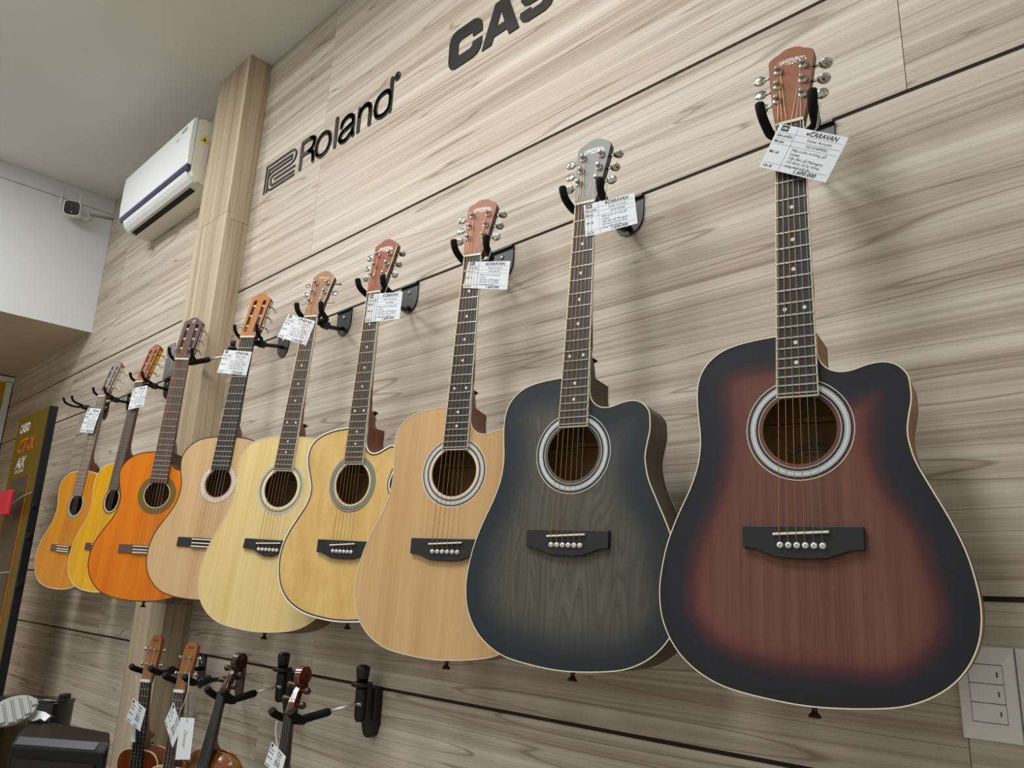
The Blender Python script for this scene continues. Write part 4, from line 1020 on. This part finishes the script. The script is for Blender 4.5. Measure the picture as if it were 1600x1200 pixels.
    for i, (v, sg) in enumerate(((-.022, 1), (-.034, -1), (-.052, 1), (-.064, -1))):
        w_ = -.011 - .4 * abs(v + .02)
        MB().lathe(Lc(-sg * .012, v, w_), (sg, 0, 0), [(0, .0028), (.026, .0034), (.028, .005), (.031, .0042), (.034, .0075), (.042, .008), (.046, .006), (.0475, .002)], 12).build('peg', M['pegm'], root)
    MB().prism([(-.02, .327), (.02, .327), (.018, .331), (-.018, .331)], lambda u, v: Lc(u, v, .014 - 12 * u * u), lambda u, v: Lc(u, v, T + .01)).build('bridge', M['cream'], root)
    MB().prism([(-.008, .36), (.008, .36), (.02, .465), (-.02, .465)], lambda u, v: Lc(u, v, .004), lambda u, v: Lc(u, v, -.002)).build('tailpiece', M['ebony'], root, bevel=.001)
    for i in range(4):
        f_ = i / 3 - .5
        MB().tube([Lc(.012 * f_, .368, .004), Lc(.034 * f_, .329, .014), Lc(.016 * f_, -.004, .0045), Lc(.006 * f_, -.03 - .012 * i, -.006)], .0004, 4, False).build('string', M['steel'], root)
    for sg in (-1, 1):
        mb = MB().tube(spline([Lc(sg * a, b, T + arch(sg * a, b) + .0006) for a, b in ((.044, .285), (.049, .29), (.046, .302), (.05, .325), (.058, .345), (.055, .358), (.05, .352))], 4), .0012, 5); mb.build('sound_hole', M['ink'], root)
    return root
M['violinrim'] = mat('violin_rim', (150, 84, 48), .25, coat=.5)
M['pegm'] = mat('peg_dark_wood', (58, 30, 24), .3, coat=.3)
vred = wood('violin_red_varnish', (74, 26, 12), (104, 42, 18), 'Z', 160, 40, 3, .15, rough=.2, coat=.7)
PV1 = (-2.045, -.2, -.283, -.02, -.15, .35, 1.0); PV2 = (-1.706, -.2, -.291, -.04, -.04, .35, 1.0)
violin('violin with dark scroll and golden ribs, left one of the two', PV1, wood('violin_brown_top', (98, 52, 16), (128, 72, 26), 'Z', 160, 40, 3, .15, rough=.2, coat=.7),
       wood('violin_flamed_ribs', (122, 84, 20), (160, 118, 36), 'X', 90, 40, 10, .3, rough=.2, coat=.7), wood('violin_dark_scroll', (50, 20, 14), (78, 36, 22), 'Z', 160, 40, 3, .15, rough=.2, coat=.7))
violin('violin with red-brown scroll and a tag beside its neck, right one of the two', PV2, vred, vred, vred)
for nm, lb, p, px, rod in (('ukulele_hanger', 'black hanger holding the reddish brown ukulele', PU1, -2.60, False), ('ukulele_hanger', 'black hanger holding the ukulele with the pale top', PU2, -2.335, False),
                           ('violin_hanger', 'black knobbed hanger with chrome rod holding the dark-scroll violin', PV1, -2.02, True), ('violin_hanger', 'black knobbed hanger with chrome rod holding the red-brown scroll violin', PV2, -1.648, True)):
    gmx = guitar_matrix(p); Gq = lambda u, v, w_: gmx @ Vector(Lc(u, v, w_))
    vi = nm == 'violin_hanger'; vv = -.034 if not vi else .001; back = -.035 if not vi else -.036
    yk = []; wx = 1 if vi else 1.32
    for sg in (-1, 1):
        sg *= wx
        yk.append([Gq(0, vv + .012, back), Gq(sg * .012, vv + .012, back + .002), Gq(sg * .024, vv + .01, back + .012), Gq(sg * .0265, vv + .004, -.006), Gq(sg * .027, vv - .004, .016), Gq(sg * .0275, vv - .012, .026)])
    if rod: knob_hanger(nm, lb, px, GD + .002, Gq(0, vv + .012, back - .005), yk, 1.0, True)
    else:
        root = empty(nm, (px, 0, GD - .002)); tag(root, lb, 'hanger', 'hangers in the wall grooves')
        wall_plate(root, 0, 0, .05, .10, M['darkpin'] if px > -2.5 else None)
        hb = Gq(0, vv + .012, back - .005) - root.location
        MB().tube([Vector((0, -.004, -.04)), hb * .55 + Vector((0, 0, -.018)), hb], .0065, 10).build('arm', M['black'], root)
        MB().lathe(hb * .62 + Vector((0, 0, -.012)), hb, [(0, .009), (.003, .0125), (.03, .0125), (.034, .009)], 12).build('collar', M['black'], root)
        for pts in yk:
            MB().tube(spline([q_ - root.location for q_ in pts], 4), .0085, 10).build('prong', M['foam'], root)

# small tags on the lower row (world-space corners measured on a plane in front of the necks)
def world_tag(corners, label, brand='Nova', plain=None, thread=None, vertical=None):
    C4 = [Vector((a, b, c + Z0)) for a, b, c in corners]; ctr = sum(C4, Vector()) / 4
    root = empty('price_tag', ctr); tag(root, label, 'tag', 'price tags tied to the instruments')
    P4 = [p - ctr for p in C4]; nrm = (P4[1] - P4[0]).cross(P4[3] - P4[0]).normalized()
    if nrm.y > 0: nrm = -nrm
    W = (P4[1] - P4[0]).length; Hh = (P4[3] - P4[0]).length
    f = lambda x, y, h=0: (P4[0] * (1 - x) + P4[1] * x) * (1 - y) + (P4[3] * (1 - x) + P4[2] * x) * y + nrm * h
    mb = MB(); mb.add([f(0, 0, .0004), f(1, 0, .0004), f(1, 1, .0004), f(0, 1, .0004), f(0, 0), f(1, 0), f(1, 1), f(0, 1)], [(0, 1, 2, 3), (7, 6, 5, 4), (0, 4, 5, 1), (1, 5, 6, 2), (2, 6, 7, 3), (3, 7, 4, 0)])
    cd = mb.build('card', M['card'], root)
    g_ = lambda x, y: f(x / W, 1 - y / Hh, .0007)
    if plain is None:
        tx = MB(); put_text(tx, brand, g_, .65 * W, .84 * Hh, Hh * .15, .02, .3, align='C')
        for t, yy in (('Sản phẩm', .73), ('Model', .58), ('Mô tả', .36), ('Giá lẻ', .05)): put_text(tx, t, g_, .04 * W, yy * Hh, Hh * .1, .015, .1, width=.26 * W)
        for t, yy in (('Ukulele', .72), ('UK-24', .58), ('Mặt: gỗ', .46), ('Hông: gỗ', .37), ('Dây nylon', .28), ('650.000', .05)): put_text(tx, t, g_, .64 * W, yy * Hh, Hh * .105, .015, .1, align='C')
        tx.add([g_(.05 * W, .85 * Hh), g_(.17 * W, .85 * Hh), g_(.17 * W, .97 * Hh), g_(.05 * W, .97 * Hh)], [(0, 1, 2, 3)])
        tx.build('lettering', M['ink'], cd)
    elif plain:
        tx = MB(); put_text(tx, plain, lambda x, y: f(.38 + y / W, .28 + x / Hh, .0007), 0, 0, W * .34, .0, .5, width=.46 * Hh); tx.build('lettering', M['bronzeink'], cd)
        MB().lathe(f(.5, .05, .0004), nrm, [(0, .0022), (.0004, .0022)], 10).build('eyelet', M['ink'], cd)
    if thread:
        for dd in (0, .004):
            MB().tube(spline([f(.55, .12, .001)] + [Vector((a + dd, b, c + Z0)) - ctr for a, b, c in thread], 3), .0005, 4).build('thread', M['thread'] if plain is None else M['ink'], root)
    return root
M['bronzeink'] = mat('bronze_ink', (150, 110, 90), .5)
world_tag([(-2.535, -.23, -.347), (-2.432, -.23, -.364), (-2.45, -.23, -.426), (-2.566, -.23, -.409)], 'white diamond-hung price tag on the neck of the reddish brown ukulele', 'Nova', thread=[(-2.50, -.235, -.33), (-2.505, -.245, -.28)])
world_tag([(-2.552, -.213, -.4295), (-2.527, -.213, -.4295), (-2.517, -.213, -.466), (-2.55, -.213, -.469)], 'small blank card half hidden behind the neck of the reddish brown ukulele', plain='')
world_tag([(-2.241, -.236, -.323), (-2.171, -.236, -.378), (-2.208, -.236, -.432), (-2.279, -.236, -.376)], 'white price tag standing on its corner on the pale-topped ukulele neck', 'Nova', thread=[(-2.19, -.225, -.3), (-2.25, -.2, -.25)])
world_tag([(-2.1365, -0.2575, -0.346), (-2.0538, -0.2575, -0.3373), (-2.0499, -0.2575, -0.4325), (-2.1335, -0.2575, -0.4461)], 'tall plain card with handwritten lettering beside the pale-topped ukulele', plain='Deviser', thread=[(-2.12, -.252, -.3), (-2.16, -.25, -.262)])
world_tag([(-1.690, -.243, -.340), (-1.625, -.243, -.360), (-1.639, -.243, -.402), (-1.712, -.243, -.389)], 'white price tag tied to the red-brown scroll violin', 'Nova', thread=[(-1.69, -.238, -.32), (-1.70, -.232, -.30)])

# ================================================================== AIR CONDITIONER
ac = empty('air_conditioner', (-3.37, 0, Z0 + 1.56)); tag(ac, 'white wall air conditioner with purple stripe under the ceiling, left of the column', 'air conditioner')
def extr(prof, x0, x1, name, m, bevel=0, par=None, smooth=False):
    mb = MB().prism(prof, lambda y, z: (x0 + 3.37, y, z - 1.56), lambda y, z: (x1 + 3.37, y, z - 1.56), smooth)
    return mb.build(name, m, par or ac, bevel)
X0, X1 = -3.752, -2.992
extr([(-.001, 1.572), (-.001, 1.858), (-.118, 1.860), (-.134, 1.856), (-.142, 1.846), (-.144, 1.64), (-.142, 1.615), (-.132, 1.595), (-.112, 1.578), (-.085, 1.570)], X0, X1, 'casing', M['accream'], .004)
extr([(-.1445, 1.638), (-.1445, 1.845), (-.150, 1.855), (-.157, 1.853), (-.163, 1.843), (-.166, 1.80), (-.1665, 1.70), (-.164, 1.641), (-.160, 1.638)], X0, X1, 'front_cover', M['acwhite'], .003)
extr([(-.144, 1.618), (-.1445, 1.6375), (-.160, 1.6375), (-.157, 1.618)], X0 + .004, X1 - .004, 'stripe', M['acpurple'])
extr([(-.1425, 1.6175), (-.153, 1.6175), (-.147, 1.603), (-.136, 1.590), (-.120, 1.577), (-.117, 1.583), (-.132, 1.596)], X0 + .03, X1 - .03, 'louver', M['acwhite'], .001)
MB().add([(-.345, -.1075, .0145), (.30, -.1075, .0145), (.30, -.086, .0075), (-.345, -.086, .0075), (-.345, -.1075, .018), (.30, -.1075, .018), (.30, -.086, .011), (-.345, -.086, .011)],
         [(0, 3, 2, 1), (4, 5, 6, 7), (0, 1, 5, 4), (1, 2, 6, 5), (2, 3, 7, 6), (3, 0, 4, 7)]).build('air_outlet', M['slot'], ac)
def acp(x, z): return (x + 3.37, -.1672 + abs(z - 1.76) * .03, z - 1.56)
MB().add([acp(-3.10, 1.71), acp(-3.045, 1.72), acp(-3.045, 1.83), acp(-3.10, 1.82)], [(0, 1, 2, 3)]).build('label', M['green'], ac)
MB().add([acp(-3.14, 1.70), acp(-3.102, 1.708), acp(-3.102, 1.80), acp(-3.14, 1.795)], [(0, 1, 2, 3)]).build('label', M['greyprint'], ac)
mb = MB(); put_text(mb, 'CASPER', lambda x, y: acp(x, y), -3.56, 1.662, .024, .01, 0, align='C'); put_text(mb, 'Inverter', lambda x, y: acp(x, y), -3.10, 1.662, .022, .0, 0, align='C'); mb.build('lettering', M['greysticker'], ac)
def acs(y, z): return (X1 + 3.3706, y, z - 1.56)
MB().add([acs(-.128, 1.755), acs(-.088, 1.755), acs(-.108, 1.793)], [(0, 1, 2)]).build('warning_label', M['yellow'], ac)
MB().add([acs(-.114, 1.762), acs(-.102, 1.762), acs(-.108, 1.78)], [(0, 1, 2)]).build('warning_mark', M['ink'], ac)
MB().add([acs(-.085, 1.665), acs(-.03, 1.665), acs(-.03, 1.775), acs(-.085, 1.775)], [(0, 1, 2, 3)]).build('barcode_label', M['greysticker'], ac)

# ================================================================== SECURITY CAMERA
sc = empty('security_camera', (-4.448, -.135, Z0 + 1.895)); tag(sc, 'small white camera with dark face and two antennas on the bulkhead', 'camera')
def rr_poly(w_, h_, r, n=5):
    pts = []
    for cx, cy, a0 in ((w_ - r, h_ - r, 0), (-w_ + r, h_ - r, 90), (-w_ + r, -h_ + r, 180), (w_ - r, -h_ + r, 270)):
        for k in range(n + 1): a = math.radians(a0 + 90 * k / n); pts.append((cx + r * math.cos(a), cy + r * math.sin(a)))
    return pts
hc_ = Vector((.085, -.085, -.022)); fwd = Vector((.86, -.42, -.22)).normalized(); rt = fwd.cross(Vector((0, 0, 1))).normalized(); upv = rt.cross(fwd)
f0 = lambda d: (lambda a, b: hc_ + rt * a + upv * b + fwd * d)
MB().prism(rr_poly(.041, .041, .022), f0(.028), f0(-.04)).build('housing', M['white'], sc, bevel=.004)
MB().prism(rr_poly(.036, .036, .019), f0(.0305), f0(.026)).build('face', M['lens'], sc)
MB().lathe(f0(.0303)(0, .006), fwd, [(0, .011), (.002, .010), (.0025, .006)], 16).build('lens', M['black'], sc)
MB().lathe(f0(.0303)(0, -.022), fwd, [(0, .003), (.001, .003)], 8).build('indicator', M['white'], sc)
MB().tube([f0(-.04)(0, 0), Vector((.03, -.02, 0)), Vector((.002, 0, 0))], .009, 10).build('bracket', M['white'], sc)
MB().lathe((.0, 0, 0), (1, 0, 0), [(0, .03), (.008, .03), (.012, .02)], 18).build('base', M['white'], sc)
for a in (-.02, .07):
    MB().tube([f0(-.03)(a, .02), f0(-.03)(a, .03), f0(-.03)(a, .03) + Vector((0, 0, .075))], [.004, .0045, .0035], 8).build('antenna', M['white'], sc)
cb = MB().tube(spline([Vector((-4.44, -.12, Z0 + 1.905)), Vector((-4.438, -.08, Z0 + 1.912)), Vector((-4.438, -.04, Z0 + 1.918)), Vector((-4.438, -.003, Z0 + 1.925))], 3), .005, 8)
sub(cb, 'cable', M['cable'], sc)

# ================================================================== DISPLAY BOARD, POSTER, FAR END
st = empty('display_board', (-4.19, -.25, 0)); tag(st, 'tall olive display board with orange lettering and black edge at the far left', 'display')
fx = lambda x, z, h=.0008: (x + 4.19, -.0 - h, z + Z0)
MB().box((-.247, .0, 0.0), (.244, .018, Z0 + .735)).build('board', M['olive'], st)
MB().box((.2442, -.002, 0.0), (.262, .030, Z0 + .735)).build('edge_frame', M['bannerblack'], st)
MB().box((-.247, .0182, 0.0), (.244, .030, Z0 + .733)).build('backing', M['bannerblack'], st)
MB().add([fx(-4.395, -.9), fx(-4.115, -.9), fx(-4.085, .435), fx(-4.365, .425)], [(0, 1, 2, 3)]).build('picture', M['greyprint'], st)
MB().add([fx(-4.068, -.9, .001), fx(-4.060, -.9, .001), fx(-4.052, .44, .001), fx(-4.062, .44, .001)], [(0, 1, 2, 3)]).build('stripe', M['orange'], st)
mb = MB(); put_text(mb, 'CASIO', lambda x, y: fx(x, y), -4.385, .655, .062, .03, .0, width=.165); put_text(mb, 'AiX', lambda x, y: fx(x, y), -4.335, .478, .075, .02, .3, width=.16); put_text(mb, 'SOUND SOURCE', lambda x, y: fx(x, y), -4.335, .455, .022, .01, 0, width=.15)
mb.build('lettering', M['white'], st)
mb = MB(); put_text(mb, 'CT-X', lambda x, y: fx(x, y), -4.375, .555, .095, .012, .25, width=.30); mb.build('lettering', M['orange'], st)
for dz in (.29, .155, -.05):
    MB().box((.2622, .0, Z0 + dz - .012), (.275, .02, Z0 + dz + .012)).build('clip', M['black'], st, bevel=.003)
rd = empty('card_holder', (-3.98, -.26, Z0 + .345)); tag(rd, 'small red plastic card held on a thin rod beside the olive board', 'card holder')
MB().tube([(.03, .005, .0), (-.02, -.015, -.018), (-.09, -.04, -.055)], .0028, 6).build('rod', M['silver'], rd)
MB().box((-.33, -.055, -.10), (-.08, -.035, .012)).build('card', M['red'], rd, bevel=.006)
rd = MB().tube([(-4.02, -.262, Z0 + .0), (-4.2, -.30, Z0 - .01), (-4.36, -.34, Z0 - .03)], .0028, 6)
r_ = empty('hook_rod', (-4.02, -.262, Z0)); tag(r_, 'thin bare rod low across the olive display board', 'rod'); sub(rd, 'rod', M['silver'], r_)

po = empty('poster_panel', (-5.95, -.5, 0)); tag(po, 'yellow poster panel in a pale frame under the far end of the bulkhead', 'poster')
MB().box((-.02, -.45, .2), (0, .455, Z0 + 1.215)).build('sheet', M['poster'], po)
MB().box((-.03, .456, .2), (.012, .492, Z0 + 1.22)).build('frame_post', M['white'], po)
MB().box((-.03, -.46, Z0 + 1.216), (.012, .498, Z0 + 1.252)).build('frame_top', M['white'], po)

# ================================================================== SWITCH PLATES
for i, (x0, nb, lb) in enumerate(((-.3565, 3, 'white wall plate with three rocker switches'), (-.2865, 0, 'plain white wall plate to the right of the switches'))):
    sw = empty('light_switch' if nb else 'blank_plate', (x0 + .035, 0, Z0 - .103)); tag(sw, lb, 'switch')
    MB().prism([(-.0345, -.058), (.0345, -.058), (.0345, .058), (-.0345, .058)], lambda a, b: (a, -.002, b), lambda a, b: (a, 0, b)).build('back_box', M['white'], sw)
    mb = MB(); A = [(-.0345, -.058), (.0345, -.058), (.0345, .058), (-.0345, .058)]; B = [(-.0205, -.036), (.0205, -.036), (.0205, .036), (-.0205, .036)]
    Bq = [(a * 1.25, -.0, b * 1.2) for a, b in B]
    mb.add([(a, -.002, b) for a, b in A] + [(a * .97, -.007, b * .985) for a, b in A] + [(a, -.009, b) for a, b in B], [(i_, (i_ + 1) % 4, (i_ + 1) % 4 + 4, i_ + 4) for i_ in range(4)] + [(i_ + 4, (i_ + 1) % 4 + 4, (i_ + 1) % 4 + 8, i_ + 8) for i_ in range(4)])
    if not nb: mb.add([(a, -.009, b) for a, b in B], [(0, 1, 2, 3)])
    mb.build('frame', M['white'], sw)
    if nb:
        MB().box((-.0204, -.005, -.0359), (.0204, -.0021, .0359)).build('recess', M['ink'], sw)
        for j in range(3):
            z = .0237 - j * .0237
            rk = MB().add([(-.0198, -.0052, z - .0114), (.0198, -.0052, z - .0114), (.0198, -.0052, z + .0114), (-.0198, -.0052, z + .0114), (-.0198, -.0098, z - .0114), (.0198, -.0088, z - .0114), (.0198, -.0088, z + .0114), (-.0198, -.0098, z + .0114)],
                          [(0, 3, 2, 1), (4, 5, 6, 7), (0, 1, 5, 4), (1, 2, 6, 5), (2, 3, 7, 6), (3, 0, 4, 7)]).build('rocker', M['white'], sw, bevel=.0004)
            MB().box((.0128, -.0098, z - .003), (.0142, -.0088, z + .003)).build('indicator', M['darkpin'], rk)

# ================================================================== LOWER LEFT CLUTTER
sp_ = empty('loudspeaker', (-2.475, -.551, 0)); tag(sp_, 'large black loudspeaker cabinet with a sloping front edge at the lower left', 'speaker')
_A, _B, _D, _C = [Vector((a + 2.475, b + .551)) for a, b in ((-2.475, -.551), (-2.256, -.39), (-2.41, -.327), (-2.751, -.431))]
_zt = Z0 - .414; _n = Vector((_B - _A)).normalized(); _in = Vector((-_n.y, _n.x)) * .022
V8 = [(_A.x, _A.y, 0), (_B.x, _B.y, 0), (_D.x, _D.y, 0), (_C.x, _C.y, 0), (_A.x, _A.y, _zt - .022), (_B.x, _B.y, _zt - .022), (_D.x, _D.y, _zt), (_C.x, _C.y, _zt), ((_A + _in).x, (_A + _in).y, _zt), ((_B + _in).x, (_B + _in).y, _zt)]
MB().add(V8, [(0, 3, 2, 1), (0, 1, 5, 4), (1, 2, 6, 9, 5), (2, 3, 7, 6), (3, 0, 4, 8, 7), (4, 5, 9, 8), (8, 9, 6, 7)]).build('cabinet', M['speaker'], sp_, bevel=.006)
_o = Vector((_n.y, -_n.x)) * .0015
MB().add([(_A.x + _n.x * .012 + _o.x + _in.x * .15, _A.y + _n.y * .012 + _o.y + _in.y * .15, _zt - .0175), (_B.x - _n.x * .03 + _o.x + _in.x * .15, _B.y - _n.y * .03 + _o.y + _in.y * .15, _zt - .0175),
          (_B.x - _n.x * .03 + _o.x + _in.x * .85, _B.y - _n.y * .03 + _o.y + _in.y * .85, _zt - .002), (_A.x + _n.x * .012 + _o.x + _in.x * .85, _A.y + _n.y * .012 + _o.y + _in.y * .85, _zt - .002)], [(0, 1, 2, 3)]).build('bevel_highlight', M['speakerglint'], sp_)  # highlight along the bevel, laid on as a paler strip
_g = [_A + _n * .02, _B - _n * .02]
MB().add([(_g[0].x, _g[0].y, .06), (_g[1].x, _g[1].y, .06), (_g[1].x, _g[1].y, _zt - .05), (_g[0].x, _g[0].y, _zt - .05)] + [(p_.x + _n.y * .006, p_.y - _n.x * .006, z_) for p_, z_ in ((_g[0], .06), (_g[1], .06), (_g[1], _zt - .05), (_g[0], _zt - .05))],
         [(4, 5, 6, 7), (0, 1, 5, 4), (1, 2, 6, 5), (2, 3, 7, 6), (3, 0, 4, 7)]).build('grille', M['black'], sp_)

cs = empty('black_case', (-3.41, -.25, 0)); cs.rotation_euler = (0, 0, math.radians(40)); tag(cs, 'glossy black hard case behind the loudspeaker by the wall', 'case')
gb = mat('case_black_gloss', (24, 24, 26), .2, coat=.4)
MB().prism(rr_poly(.145, .055, .045), lambda a, b: (a, b, Z0 - .44), lambda a, b: (a, b, .02)).build('shell', gb, cs, bevel=.012)
MB().tube([(-.14, -.05, Z0 - .445), (.10, -.052, Z0 - .445), (.138, -.03, Z0 - .445), (.142, .02, Z0 - .447)], .009, 8).build('rim', gb, cs)
MB().box((.10, -.01, Z0 - .44), (.125, .03, Z0 - .425)).build('latch', M['black'], cs, bevel=.003)
pp = empty('paper_sheet', (-2.68, -.435, Z0 - .409)); tag(pp, 'crumpled white paper lying on the back of the loudspeaker top', 'paper')
mb = MB(); rn = random.Random(4); nx, ny = 7, 4; vs = []
for j in range(ny):
    for i in range(nx): vs.append(((i / (nx - 1) - .5) * .085, (j / (ny - 1) - .5) * .05, rn.uniform(0, .012) + .012 * (j == 2)))
vs2 = [(a, b, c - .0006) for a, b, c in vs]
fs = [(j * nx + i, j * nx + i + 1, (j + 1) * nx + i + 1, (j + 1) * nx + i) for j in range(ny - 1) for i in range(nx - 1)]
mb.add(vs, fs, True); mb.build('sheet', M['card'], pp); pp.rotation_euler = (0, 0, math.radians(20))

ol = empty('amplifier', (-2.854, -.512, 0)); ol.rotation_euler = (0, 0, math.radians(35)); tag(ol, 'dark olive amplifier cabinet with round knobs at the lower left corner', 'amplifier')
MB().box((-.14, -.06, 0), (.09, .05, Z0 - .425)).build('cabinet', mat('amp_olive', (78, 66, 16), .4), ol, bevel=.012)
for a, b in ((.05, -.06), (.05, -.16), (-.03, -.1)):
    MB().lathe((a - .03, -.06, Z0 - .40 + b), (0, -1, 0), [(0, .014), (.012, .013), (.014, .008)], 14).build('knob', M['black'], ol)

wb = empty('shaker_disc', (-2.70, -.50, Z0 - .378)); wb.matrix_world = Matrix.Translation((-2.70, -.50, Z0 - .378)) @ Matrix.Rotation(math.radians(48), 4, 'Z') @ Matrix.Rotation(math.radians(-56), 4, 'X') @ Matrix.Rotation(math.radians(-35), 4, 'Y'); tag(wb, 'ridged silver half-round percussion plate above the olive amplifier', 'percussion')
MB().lathe((0, .012, 0), (0, -1, 0), [(0, .058), (.008, .062), (.010, .058)], 28).build('disc', M['silver'], wb)
for i in range(6):
    x0 = -.06 + i * .021; x1 = x0 + .0185; xm = max(abs(x0), abs(x1)); hh = math.sqrt(max(.0635 ** 2 - xm ** 2, .0003))
    MB().add([(x0, .001, -hh), (x1, .001, -hh), (x1, .001, hh * .7), (x0, .001, hh * .7), (x0 + .003, -.004, -hh + .002), (x1 - .003, -.004, -hh + .002), (x1 - .003, -.004, hh * .7 - .002), (x0 + .003, -.004, hh * .7 - .002)],
             [(4, 5, 6, 7), (0, 1, 5, 4), (1, 2, 6, 5), (2, 3, 7, 6), (3, 0, 4, 7)]).build('ridge', M['silver'], wb)

# ------------------------------------------------------------------ label inside the right-hand guitar
r9 = [o for o in bpy.data.objects if o.name.startswith('acoustic_guitar') and o.get('label', '').startswith('matte red')][0]
mb = MB(); f = lambda x, y: Lc(x, .508 - y, -.0866)
put_text(mb, 'CARAVAN MUSIC', f, 0, 0, .012, .012, .2, width=.05, align='C', bend=6.0)
for pts in ([(-.032, -.004), (-.028, -.007), (-.014, -.001), (0, .000), (.014, -.001), (.028, -.007), (.032, -.004)], [(-.010, -.009), (-.002, -.006), (-.004, -.011)], [(.010, -.009), (.002, -.006), (.004, -.011)]):
    spn = spline([(a, b - .003, 0) for a, b in pts], 4)
    for a, b in zip(spn[:-1], spn[1:]):
        d = (b - a).normalized(); q = Vector((-d.y, d.x, 0)) * .0008
        mb.add([f(*(a + q).xy), f(*(b + q).xy), f(*(b - q).xy), f(*(a - q).xy)], [(0, 1, 2, 3)])
mb.build('inner_lettering', M['ink'], r9)
